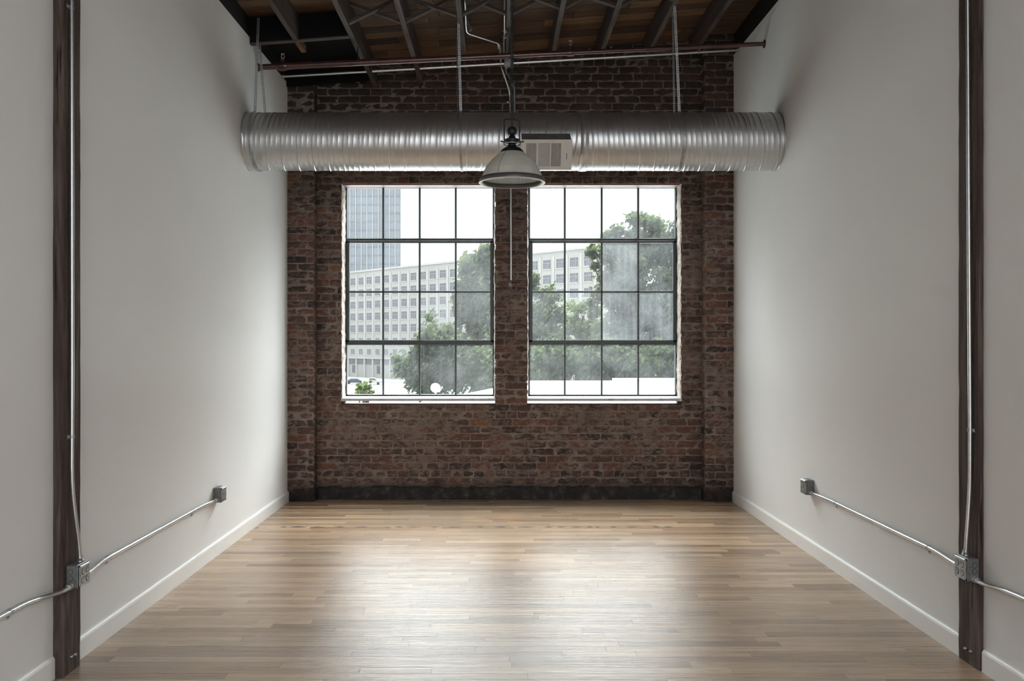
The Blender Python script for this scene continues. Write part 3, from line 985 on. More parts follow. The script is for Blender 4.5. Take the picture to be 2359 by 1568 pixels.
# ------------------------------------------------------------------ conduits on the walls
def connector(mb, p, d, r):
    p, d = Vector(p), Vector(d).normalized()
    mb.tube([p, p+d*0.008, p+d*0.0085, p+d*0.026], [r*1.7, r*1.7, r*1.35, r*1.3], 12)
def conduit(name, pts, r, label, clips=(), conns=(), group=None, cat='conduit', rad=0.09, mat='emt', wall=None):
    pts = [Vector(p) for p in pts]
    mb = MB(); mb.tube(fillet(pts, rad, 7), r, 14)
    o = mb.build(name, M[mat])
    tag(o, label, cat, group)
    for p, d in conns:
        c = MB(); connector(c, p, d, r); c.build('connector', M['steel'], o)
    for p, d, nrm, tab in clips:
        p, d, nrm = Vector(p), Vector(d).normalized(), Vector(nrm).normalized()
        tab = Vector(tab).normalized()
        c = MB()
        c.tube([p-d*0.008, p+d*0.008], r*1.22, 14)
        # fixing tab with a screw
        q = p - nrm*(r*0.85)
        vs = []
        for off in (0, 0.0015):
            for a, bb in ((-0.008, r*0.6), (0.008, r*0.6), (0.008, r+0.020), (-0.008, r+0.020)):
                vs.append(q + d*a + tab*bb + nrm*off)
        c.add(vs, [(0,1,2,3),(7,6,5,4),(0,4,5,1),(1,5,6,2),(2,6,7,3),(3,7,4,0)])
        s = q + tab*(r+0.012)
        c.tube([s, s+nrm*0.006], [0.0048, 0.0035], 8)
        c.build('clip', M['steel'], o)
    return o
zc = 0.400
# left wall run
n = (1, 0, 0); down = (0, 0, -1)
yLf, yLb = LB.location.y, LF.location.y
xo = LPX+0.022
conduit('conduit', [(xo, yLf+0.052, 0.415), (xo-0.002, yLf+0.14, 0.410), (XL+0.0105, FPX/463, zc+0.001), (XL+0.0105, FPX/361, zc), (XL+0.0105, yLb-0.30, zc), (XL+0.022, yLb-0.14, 0.398), (XL+0.022, yLb-0.05, 0.396)], 0.0100,
        'bright steel conduit running along the left white wall between outlet boxes',
        clips=[((XL+0.0105, FPX/461, zc), (0,1,0), n, down), ((XL+0.0105, FPX/361, zc), (0,1,0), n, down)],
        conns=[((XL+0.022, yLb-0.051, 0.396), (0,-1,0))], group='wall conduits')
conduit('conduit', [(xo, yLf-0.050, 0.398), (xo-0.002, yLf-0.12, 0.393), (XL+0.016, FPX/541, 0.388), (XL+0.0105, FPX/560, 0.399), (XL+0.0105, FPX/640, 0.402), (XL+0.0105, 2.2, 0.402)], 0.0100,
        'steel conduit leaving the left post box toward the near left edge',
        clips=[((XL+0.0105, FPX/577, 0.4005), (0,1,0), n, down)], conns=[((xo, yLf-0.0505, 0.398), (0,-1,0))], group='wall conduits')
n2 = (-1, 0, 0)
yRf, yRb = RB.location.y, RF.location.y
xo2 = RPX-0.022
zr = 0.4405
conduit('conduit', [(xo2, yRf+0.052, 0.440), (xo2+0.002, yRf+0.14, 0.440), (XR-0.0105, FPX/463, zr), (XR-0.0105, FPX/357.7, zr+0.001), (XR-0.0105, yRb-0.30, zr), (XR-0.022, yRb-0.14, 0.440), (XR-0.022, yRb-0.05, 0.440)], 0.0100,
        'bright steel conduit running along the right white wall between outlet boxes',
        clips=[((XR-0.0105, FPX/456, zr), (0,1,0), n2, down), ((XR-0.0105, FPX/357.7, zr+0.001), (0,1,0), n2, down)],
        conns=[((XR-0.022, yRb-0.051, 0.440), (0,-1,0))], group='wall conduits')
conduit('conduit', [(xo2, yRf-0.050, 0.414), (xo2+0.002, yRf-0.12, 0.410), (XR-0.014, FPX/535, 0.412), (XR-0.0105, FPX/556, 0.418), (XR-0.0105, 2.2, 0.418)], 0.0100,
        'steel conduit leaving the right post box toward the near right edge',
        clips=[((XR-0.0105, 3.1, 0.418), (0,1,0), n2, down)], conns=[((xo2, yRf-0.0505, 0.414), (0,-1,0))], group='wall conduits')
# risers on the posts
zt = joist_h(LPX) - 0.03
xl = LPX+0.0105
conduit('conduit', [(LPX+0.028, FPX/511, 0.487), (LPX+0.026, FPX/511.5, 0.56), (xl, FPX/516.5, 0.82), (xl, FPX/516, 1.3), (xl, FPX/516.8, zt)], 0.0095,
        'grey steel conduit rising up the left timber post',
        clips=[((xl, FPX/516, EYE+(VY-1005)/516), (0,0,1), n, (0,-1,0)), ((xl, FPX/516.7, EYE+(VY-18)/516.7), (0,0,1), n, (0,-1,0))],
        conns=[((LPX+0.028, FPX/511, 0.488), (0,0,1))], group='post conduits', rad=0.12)
zt2 = joist_h(RPX) - 0.03
xr = RPX-0.0105
conduit('conduit', [(RPX-0.028, FPX/505, 0.503), (RPX-0.026, FPX/505.5, 0.57), (xr, FPX/505.8, 0.80), (xr, FPX/506, 1.1), (xr, FPX/501.5, zt2)], 0.0095,
        'grey steel conduit rising up the right timber post',
        clips=[((xr, FPX/505.6, EYE+(VY-990)/505.6), (0,0,1), n2, (0,-1,0))],
        conns=[((RPX-0.028, FPX/505, 0.504), (0,0,1))], group='post conduits', rad=0.12)

# ------------------------------------------------------------------ duct
DZ = 6.98                      # depth of the duct axis
SD = FPX/DZ
DUR = 0.2235
DCZ = EYE + (VY-326.5)/SD
def duct():
    xj = (1336-VX)/SD*1.03
    t = thing('spiral_duct', 'large round galvanised spiral duct crossing the room wall to wall', 'duct', (0.1, DZ, DCZ-DUR))
    nth = 97
    for k, (xa, xb, hand) in enumerate(((XL, xj, 1), (xj, XR, -1))):
        mb = MB()
        pitch = 0.118
        prof = [(-0.003, 0), (0.0, 0.0003), (0.0012, 0.0030), (0.0085, 0.0030), (0.0097, 0.0003), (0.0127, 0),
                (0.034, 0), (0.0365, 0.0005), (0.0395, 0.0008), (0.0425, 0.0005), (0.045, 0), (0.073, 0), (0.0755, 0.0005), (0.0785, 0.0008), (0.0815, 0.0005), (0.084, 0)]
        vs = []; nx = 0
        k0 = int(xa/pitch) - 2
        while (k0-1)*pitch < xb + 2*pitch:
            for off, dr in prof:
                xs_ = k0*pitch + off
                if xa - pitch*1.2 < xs_ < xb + pitch*1.2:
                    for j in range(nth):
                        th = 2*pi*j/nth
                        x = min(max(xs_ + hand*pitch*(th/(2*pi) - 0.5), xa), xb)
                        r_ = DUR + dr + 0.0006*sin(x*3.1+th*2)
                        vs.append((x, DZ - r_*cos(th+pi), DCZ + r_*sin(th+pi)))
                    nx += 1
            k0 += 1
        fs = []
        for i in range(nx-1):
            for j in range(nth-1):
                fs.append((i*nth+j, i*nth+j+1, (i+1)*nth+j+1, (i+1)*nth+j))
        # close the helix: the last line of one turn meets the first line of the next
        m_ = len(prof)
        for i in range(nx-1):
            q = i + hand*m_
            if 0 <= q < nx-1:
                fs.append((i*nth+nth-1, q*nth, (q+1)*nth, (i+1)*nth+nth-1))
        mb.add(vs, fs, 0, True)
        mb.build('duct_section', M['duct'], t, fix=False)
    b = MB()
    b.lathe([(DUR+0.001, -0.03), (DUR+0.0052, -0.029), (DUR+0.0052, -0.006), (DUR+0.008, 0.0), (DUR+0.0052, 0.006), (DUR+0.0052, 0.029), (DUR+0.001, 0.03)], (0,0,0), 72)
    b.v = [(xj + p[2], DZ + p[0], DCZ + p[1]) for p in b.v]
    b.build('joint_collar', M['duct'], t, fix=False)
    return t
duct()

# supply register on a sheet-metal box under the front of the duct
def register():
    tilt = math.radians(29)
    w, h, dep = 0.380, 0.232, 0.28
    n0 = Vector((0, -cos(tilt), -sin(tilt)))
    c = Vector(((1258.5-VX)/308.0, DZ, DCZ+0.011)) + n0*0.372
    # local frame: u = right, v = up along the face, n = outward toward the room and down
    u = Vector((1,0,0)); v = Vector((0, sin(tilt)*-1, cos(tilt))); v = Vector((0, -sin(tilt), cos(tilt)))
    n_ = Vector((0, -cos(tilt), -sin(tilt)))
    t = thing('air_register', 'off-white supply air grille set in a box on the duct front', 'register', c)
    def loc(a, b, d): return c + u*a + v*b + n_*d
    def lb(mb, a0, a1, b0, b1, d0, d1, mat=0):
        vs = [loc(a,b,d) for d in (d0,d1) for a, b in ((a0,b0),(a1,b0),(a1,b1),(a0,b1))]
        mb.add(vs, [(3,2,1,0),(4,5,6,7),(0,1,5,4),(1,2,6,5),(2,3,7,6),(3,0,4,7)], mat)
    b = MB()
    a0, b0 = w/2-0.006, h/2-0.006
    for (x0, x1, y0, y1) in ((-a0, a0, b0-0.003, b0), (-a0, a0, -b0, -b0+0.003), (-a0, -a0+0.003, -b0, b0), (a0-0.003, a0, -b0, b0)):
        lb(b, x0, x1, y0, y1, -dep, 0.0)
    lb(b, -a0, a0, -b0, b0, -0.045, -0.042, 1)
    b.build('duct_box', [M['steel'], M['hole']], t)
    f = MB()
    slots = []
    # frame plate pieces around the louvre fields
    L = (-w/2, -0.146, -0.073, -0.060, 0.024, 0.037, 0.110, w/2)
    m = 0.0275
    lb(f, -w/2, w/2, h/2-m, h/2, 0, 0.006); lb(f, -w/2, w/2, -h/2, -h/2+m, 0, 0.006)
    for x0, x1 in ((-w/2, -0.148), (-0.072, -0.060), (0.026, 0.038), (0.112, w/2)):
        lb(f, x0, x1, -h/2+m, h/2-m, 0, 0.006)
    f.build('grille_frame', M['register'], t)
    for x0, x1, nb in ((-0.148, -0.072, 8), (0.038, 0.112, 8)):
        g = MB()
        for i in range(nb):
            xa = x0 + (x1-x0)*(i+0.0)/nb
            lb(g, xa+0.0042, xa+(x1-x0)/nb, -h/2+m, h/2-m, -0.010, 0.0045)
        g.build('louvre_bank', M['register'], t)
    g = MB()
    nb = 14
    for i in range(nb):
        za = -h/2+m + (h-2*m)*i/nb; zb = za + (h-2*m)/nb
        vs = [loc(-0.060, za, 0.004), loc(0.026, za, 0.004), loc(0.026, zb-0.001, -0.010), loc(-0.060, zb-0.001, -0.010)]
        vs += [p - v*0.0015 - n_*0.002 for p in vs]
        g.add(vs, [(0,1,2,3),(7,6,5,4),(0,4,5,1),(1,5,6,2),(2,6,7,3),(3,7,4,0)])
    g.build('louvre_bank', M['register'], t)
    k = MB(); lb(k, 0.150, 0.154, -0.035, 0.010, 0.0061, 0.0066, 1); lb(k, 0.148, 0.156, 0.012, 0.024, 0.006, 0.012)
    k.build('damper_lever', [M['register'], M['hole']], t)
register()

# ------------------------------------------------------------------ duct hanger straps
def wrap(xa, xb, z_top, y_top, lead, label, front=True, full=True, side=(1,0,0), w=0.019, topx=None, mat='steel'):
    pts = []
    r_ = DUR + 0.0065
    top = Vector((xa if topx is None else topx, y_top, z_top))
    pts.append(top)
    if full:
        for j in range(0, 33):
            a = math.radians(100 - j*280/32)            # from the top over the front and under
            pts.append(Vector((xa+(xb-xa)*j/32, DZ - r_*sin(math.radians(j*280/32+5)), DCZ + r_*cos(math.radians(j*280/32+5)))))
    else:
        pts.append(Vector((xb, DZ + (0.03 if front else 0.08), DCZ + DUR + 0.004)))
    mb = MB(); mb.strip(pts, side, w, 0.0009, 0.0175)
    o = mb.build('hanger_strap', M[mat], fix=False)
    tag(o, label, 'strap', 'perforated duct straps')
    return o
def topat(px, py, s): 
    p = P(px, py, s); return p
q = topat(597, 95, 290)
wrap(P(594, 262, 291).x, P(603, 262, 291).x, q.z+0.16, DZ+0.02, 0, 'perforated strap wrapped around the left end of the duct', topx=P(599, 50, 291).x)
q = topat(606, 104, 286)
wrap(0, P(621, 262, 287).x, q.z, DZ+0.07, 0, 'slanting perforated strap beside the left duct end', full=False, topx=q.x)
q = topat(1060, 62, 290)
wrap(P(1062, 262, 293).x, P(1066, 262, 293).x, joist_h(-0.3)+0.02, DZ-0.06, 0, 'perforated strap wrapped around the middle of the duct', topx=P(1057, 62, 293).x)
wrap(0, P(1057.5, 262, 284).x, joist_h(-0.3)+0.02, DZ+0.10, 0, 'dim twisted strap just behind the middle duct strap', full=False, topx=P(1052.5, 62, 286).x, side=(0.25,1,0), w=0.015, mat='boxside')
q = topat(1556, 18, 296)
wrap(P(1563, 262, 293).x, P(1562, 262, 293).x, joist_h(1.35)+0.02, DZ-0.10, 0, 'perforated strap wrapped around the right part of the duct', topx=P(1554, 18, 298).x)
wrap(0, P(1543, 262, 285).x, deck_h(1.3)-0.03, DZ+0.09, 0, 'perforated strap hanging short behind the right duct strap', full=False, topx=P(1541, 115, 284).x, w=0.014)

# ------------------------------------------------------------------ sprinkler pipe and long conduit
def sprinkler():
    s = FPX/ (FPX/282.0)
    a, b = P(595, 155, 282.5), P(1760, 101, 281.2)
    a.x, b.x = XL, XR
    d = b - a
    def at(px): return a + d*((px-595)/(1760-595))
    t = thing('sprinkler_pipe', 'red-brown sprinkler pipe sloping across under the joists', 'pipe', a)
    mb = MB(); mb.tube([at(595), at(650)], 0.0235, 20); mb.tube([at(650), at(900), at(1312)], [0.0305, 0.026, 0.0215], 20)
    mb.tube([at(1312), at(1760)], [0.0185, 0.0175], 20)
    mb.build('pipe', M['redpipe'], t)
    for px, rr, L in ((651, 0.035, 0.034), (1312, 0.0265, 0.028)):
        c = MB(); p = at(px); dn = d.normalized()
        c.tube([p-dn*L, p-dn*(L*0.7), p+dn*(L*0.7), p+dn*L], [rr, rr*1.08, rr*1.08, rr], 20)
        c.tube([p, p+Vector((0,0,0.055))], 0.017, 14)
        fit = c.build('tee_fitting', M['redpipe'], t)
        h = MB(); q = p+Vector((0,0,0.055))
        h.tube([q, q+Vector((0,0,0.012))], 0.011, 12)
        for sx in (-1, 1):
            h.tube([q+Vector((sx*0.010,0,0.010)), q+Vector((sx*0.013,0,0.026)), q+Vector((sx*0.004,0,0.042))], 0.0028, 8)
        h.tube([q+Vector((0,0,0.042)), q+Vector((0,0,0.046))], 0.015, 14)
        h.build('sprinkler_head', M['steel'], fit)
    for px in (593.5, 1761):
        c = MB(); p = at(px); c.tube([p+Vector((0.003 if px < 1000 else -0.003,0,0)), p+Vector((0.010 if px < 1000 else -0.010,0,0))], 0.034, 18)
        c.build('escutcheon', M['redpipe'], t)
    # loop hangers up to the joists
    for px, hj in ((823, JX[2]), (1172, JX[5])):
        p = at(px)
        h = MB()
        ring = [p + Vector((0, 0.029*cos(a_), 0.029*sin(a_))) for a_ in [2*pi*k/20 for k in range(21)]]
        h.strip(ring, (1,0,0), 0.016, 0.0009)
        o = h.build('hanger_ring', M['black'], t, fix=False)
        r_ = MB(); r_.tube([p+Vector((0,0,0.03)), Vector((p.x, p.y, joist_h(p.x)+0.12 if px == 823 else joist_h(p.x)))], 0.005, 8)
        r_.build('hanger_rod', M['black'], t)
    return at
sp_at = sprinkler()
ca, cb = P(646, 176, 255.5), P(1700, 115, 253.8)
ca.x, cb.x = XL+0.004, XR-0.004
def cat_(px): return ca + (cb-ca)*((px-646)/(1700-646))
def long_conduit():
    t = thing('conduit', 'long bright conduit sloping across the top of the brick wall', 'conduit', ca, 'ceiling conduits')
    m = MB(); m.tube([cat_(646), cat_(1158)], 0.0125, 14); m.tube([cat_(1179), cat_(1700)], 0.0125, 14)
    m.build('pipe', M['emt'], t)
    for px in (852, 1052, 1610):
        c = MB(); p = cat_(px); c.tube([p-Vector((0.008,0,0)), p+Vector((0.008,0,0))], 0.0155, 14)
        c.box((p.x-0.008, p.y-0.002, p.z+0.01), (p.x+0.008, p.y+0.002, p.z+0.05))
        c.build('clip', M['steel'], t)
    for px in (1604, 1607): pass
    for px in (646, 1700):
        c = MB(); p = cat_(px); c.tube([p+Vector((0.02 if px<1000 else -0.02,0,0)), p], 0.018, 14); c.build('connector', M['steel'], t)
long_conduit()
def junction():
    c = cat_(1168.5); c.y -= 0.012
    t = thing('junction_box', 'grey steel junction box on the long conduit above the duct', 'junction box', c)
    b = MB(); b.box((c.x-0.042, c.y-0.026, c.z-0.040), (c.x+0.042, c.y+0.03, c.z+0.042), bev=0.004)
    b.build('box_body', M['boxside'], t)
    l = MB(); l.box((c.x-0.043, c.y-0.030, c.z-0.041), (c.x+0.043, c.y-0.026, c.z+0.043), bev=0.0015)
    l.build('cover', M['steel'], t)
    for sx, sz in ((-0.034, -0.03), (0.034, 0.034)):
        s = MB(); s.lathe([(0.0, 0.003), (0.005, 0.002), (0.005, 0)], (0,0,0), 10, M=Matrix.Rotation(pi/2, 4, 'X'))
        s.v = [tuple(Vector(p)+Vector((c.x+sx, c.y-0.030, c.z+sz))) for p in s.v]
        s.build('screw', M['steel'], t)
    return c
jb = junction()

# conduits coming off the joists in the middle
def drops():
    sA = 262.0
    yw = D - 0.016
    sw = FPX/yw
    p = [Vector((P(1070.5, 2, 296).x, 4.2, P(1070, 2, 296).z+0.004)), P(1070.5, 2, 296), P(1073, 62, 284), P(1075.5, 76, 281), P(1147, 99, 270), P(1151.5, 108, 268), P(1153, 128, 262), P(1154, 152, 252), P(1174, 210, sw), P(1175.5, 262, sw), P(1177, 432, sw), P(1177.5, 645, sw)]
    o = conduit('conduit', p, 0.0095, 'bent conduit dropping from the fourth joist down the brick pier', group='ceiling conduits', rad=0.05,
                clips=[(P(1148.5, 105, 268.5), (0.9,0,-0.3), (0,-1,0), (0,0,-1)), (P(1175, 235, sw), (0,0,1), (0,-1,0), (-1,0,0))])
    b = MB()
    c = P(1079, 58, 283)
    Mx = Matrix.Translation(c) @ Matrix.Rotation(math.radians(-24), 4, 'Y')
    b.box((-0.016, -0.02, -0.050), (0.016, 0.02, 0.050), M=Mx, bev=0.007)
    b.box((-0.013, -0.023, -0.044), (0.013, -0.02, 0.044), M=Mx, bev=0.001)
    b.build('conduit_body', M['boxside'], o)['label'] = 'grey conduit elbow body'
    # second riser into the junction box
    q = [Vector((P(1162.8, 8, 296).x, 4.2, P(1164.5, 8, 296).z+0.004)), P(1162.8, 8, 296), P(1162.8, 30, 289), P(1162.5, 80, 277), P(1161, 100, 270), P(1162, 130, 262), jb + Vector((-0.028, 0.005, 0.043))]
    conduit('conduit', q, 0.0100, 'straight bright conduit running under the deck into the junction box', group='ceiling conduits', rad=0.05,
            clips=[(P(1163.8, 73, 279), (0,1,0.3), (0,0,-1), (-1,0,0)), (P(1162.5, 86, 275), (0,1,0.3), (0,0,-1), (-1,0,0))])
    q = [jb + Vector((-0.02, 0.01, -0.040)), P(1165, 163, 252), P(1180, 190, sw), P(1185, 202, sw), P(1185.5, 262, sw), P(1185.5, 330, sw)]
    conduit('conduit', q, 0.0095, 'short bent conduit from the junction box down behind the duct', group='ceiling conduits', rad=0.05)
drops()

# red-sprayed box on the pier
def pier_box():
    c = P(1178, 656.5, 245.5)
    t = thing('back_box', 'small square box with red overspray on the brick pier', 'electrical box', (c.x, D, c.z))
    h = 0.047
    b = MB()
    b.box((c.x-h, D-0.020, c.z-h), (c.x-h+0.004, D+0.02, c.z+h)); b.box((c.x+h-0.004, D-0.020, c.z-h), (c.x+h, D+0.02, c.z+h))
    b.box((c.x-h, D-0.020, c.z-h), (c.x+h, D+0.02, c.z-h+0.004)); b.box((c.x-h, D-0.020, c.z+h-0.004), (c.x+h, D+0.02, c.z+h))
    b.box((c.x-h, D-0.004, c.z-h), (c.x+h, D+0.01, c.z+h))
    b.build('box_body', M['redbox'], t)
    k = MB()
    k.tube([(c.x+0.022, D-0.004, c.z-0.026), (c.x+0.022, D-0.010, c.z-0.026)], 0.012, 14)
    k.build('knockout', M['hole'], t)
    g = MB(); g.tube([(c.x-0.010, D-0.004, c.z+0.004), (c.x-0.010, D-0.011, c.z+0.004)], 0.019, 16)
    g.build('cover_disc', M['boxside'], t)
pier_box()

# ------------------------------------------------------------------ pendant lamp
def pendant():
    s = 374.0
    X0, Y0 = (1179.5-VX)/s, FPX/s
    z = lambda py: EYE + (VY-py)/s
    t = thing('pendant_lamp', 'ribbed white glass pendant lamp hanging on a dark chain', 'pendant lamp', (X0, Y0, z(420)))
    c = (X0, Y0, 0)
    prof = [(26, 351), (33, 356), (46, 367.5), (56, 380), (64, 393), (69, 406), (71.5, 413)]
    # smooth the shade profile and rib it inside
    pts = []
    for i in range(len(prof)-1):
        for k in range(3):
            f = k/3
            pts.append((prof[i][0]*(1-f)+prof[i+1][0]*f, prof[i][1]*(1-f)+prof[i+1][1]*f))
    pts.append(prof[-1])
    n = 240
    sh = MB()
    def ribbed(inner):
        vs = []
        for r_, py in pts:
            for j in range(n):
                a = 2*pi*j/n
                rr = r_/s - (0.004 if inner else 0) + (0.0012 if j % 2 else -0.0012)*(1.0 if inner else 0.35)
                vs.append((X0+rr*cos(a), Y0+rr*sin(a), z(py)))
        fs = [(i*n+j, i*n+(j+1) % n, (i+1)*n+(j+1) % n, (i+1)*n+j) for i in range(len(pts)-1) for j in range(n)]
        if inner: fs = [f[::-1] for f in fs]
        sh.add(vs, fs, 0, False)
    ribbed(False); ribbed(True)
    sh.build('lamp_shade', M['shade'], t, fix=False)
    seam = MB()
    a = math.radians(242)
    seam.tube([(X0+(r_/s+0.0006)*cos(a), Y0+(r_/s+0.0006)*sin(a), z(py)) for r_, py in pts], 0.0012, 6)
    seam.build('shade_seam', M['boxside'], t)
    rim = MB()
    zb = z(421)
    r0, r1 = 66.0/s, 76.5/s
    rim.lathe([(r1-0.010, zb+0.030), (r1-0.004, zb+0.026), (r1, zb+0.004), (r1-0.002, zb), (r0+0.010, zb-0.001), (r0+0.006, zb+0.004), (r0+0.005, zb+0.024), (r1-0.010, zb+0.030)], c, 80)
    rim.build('rim_band', [M['rimband']], t)
    edge = MB()
    edge.lathe([(r1-0.001, zb+0.0015), (r1+0.0004, zb-0.001), (r1-0.012, zb-0.003), (r1-0.013, zb-0.0005)], c, 80)
    edge.build('rim_edge', M['rimedge'], t)['label'] = 'pale polished lower rim'
    cap = MB()
    cap.lathe([(27/s, z(352)), (26.5/s, z(349)), (22/s, z(344)), (15/s, z(339.5)), (10/s, z(337.5)), (9/s, z(333)), (12/s, z(332)), (19/s, z(331)), (19/s, z(329)), (13/s, z(327)), (17/s, z(324)), (17/s, z(321)), (9/s, z(318.5)), (7/s, z(314.5)), (5/s, z(312)), (0.0, z(312))], c, 36)
    cap.build('lamp_cap', M['black'], t)
    ring = MB()
    ring.lathe([(19.6/s, z(332.4)), (20.2/s, z(331.4)), (20.2/s, z(330.2)), (19.2/s, z(330))], c, 36)
    ring.build('collar_ring', M['steel'], t)
    for ang in (200, 345, 95):
        a = math.radians(ang)
        d = Vector((cos(a), sin(a), 0)); p = Vector((X0, Y0, z(327.5)))
        k = MB(); k.tube([p+d*0.045, p+d*0.066], 0.0032, 8); k.lathe([(0.0, 0.006), (0.0055, 0.004), (0.0065, 0), (0.0055, -0.004), (0.0, -0.006)], p+d*0.069, 10)
        k.tube([p+d*0.056+Vector((0,0,0.002)), p+d*0.056-Vector((0,0,0.012))], 0.0025, 6)
        k.build('thumb_screw', M['black'], t)
    ball = MB()
    br = 11.5/s
    ball.lathe([(br*sin(pi*i/14)+1e-5, z(302.5)-br*cos(pi*i/14)) for i in range(15)], c, 28)
    ball.build('globe_finial', M['black'], t)
    # rectangular yoke, turned a little on the vertical axis
    a = math.radians(24)
    d = Vector((cos(a), sin(a), 0))
    hw = 0.052
    ctr = Vector((X0, Y0, 0))
    yk = [ctr-d*hw+Vector((0,0,z(327))), ctr-d*hw+Vector((0,0,z(276))), ctr+d*hw+Vector((0,0,z(276))), ctr+d*hw+Vector((0,0,z(327)))]
    y_ = MB(); y_.tube(fillet(yk, 0.012, 5), 0.0042, 10)
    y_.build('yoke', M['black'], t)
    hk = MB()
    hk.tube([(X0, Y0, z(313)), (X0, Y0, z(270))], 0.006, 10)
    hk.tube([(X0, Y0, z(279)), (X0, Y0, z(270))], 0.010, 10)
    hk.build('stem', M['black'], t)
    # chain links
    top = joist_h(X0)
    ch = MB()
    L, wv, wr = 0.046, 0.0105, 0.0026
    zz = z(271); k = 0
    while zz < top + 0.002:
        ang = math.radians(35 + (90 if k % 2 else 0))
        d = Vector((cos(ang), sin(ang), 0))
        pts2 = []
        for q in range(17):
            th = 2*pi*q/16
            pts2.append(Vector((X0, Y0, zz+L/2)) + d*(wv*cos(th)) + Vector((0,0,1))*(L/2*sin(th)))
        ch.tube(pts2, wr, 6, caps=False)
        zz += L - 4*wr; k += 1
    ch.build('chain', M['black'], t, fix=False)
    cd = MB()
    pts3 = [Vector((X0+0.006*sin(i*1.1), Y0+0.006*cos(i*0.9), z(280)+(top-z(280))*i/24)) for i in range(25)]
    cd.tube(pts3, 0.0042, 8)
    cd.build('power_cord', M['rubber'], t)
    hook = MB(); hook.tube([(X0, Y0, top), (X0, Y0, top+0.03)], 0.006, 8); hook.build('ceiling_hook', M['black'], t)
M['rimband'] = simple('grey_rim_band', (0.10, 0.10, 0.10), 0.4, 0.3, var=0.05)
M['rimedge'] = simple('pale_rim_edge', (0.62, 0.60, 0.58), 0.35, 0.2, var=0.03)
pendant()

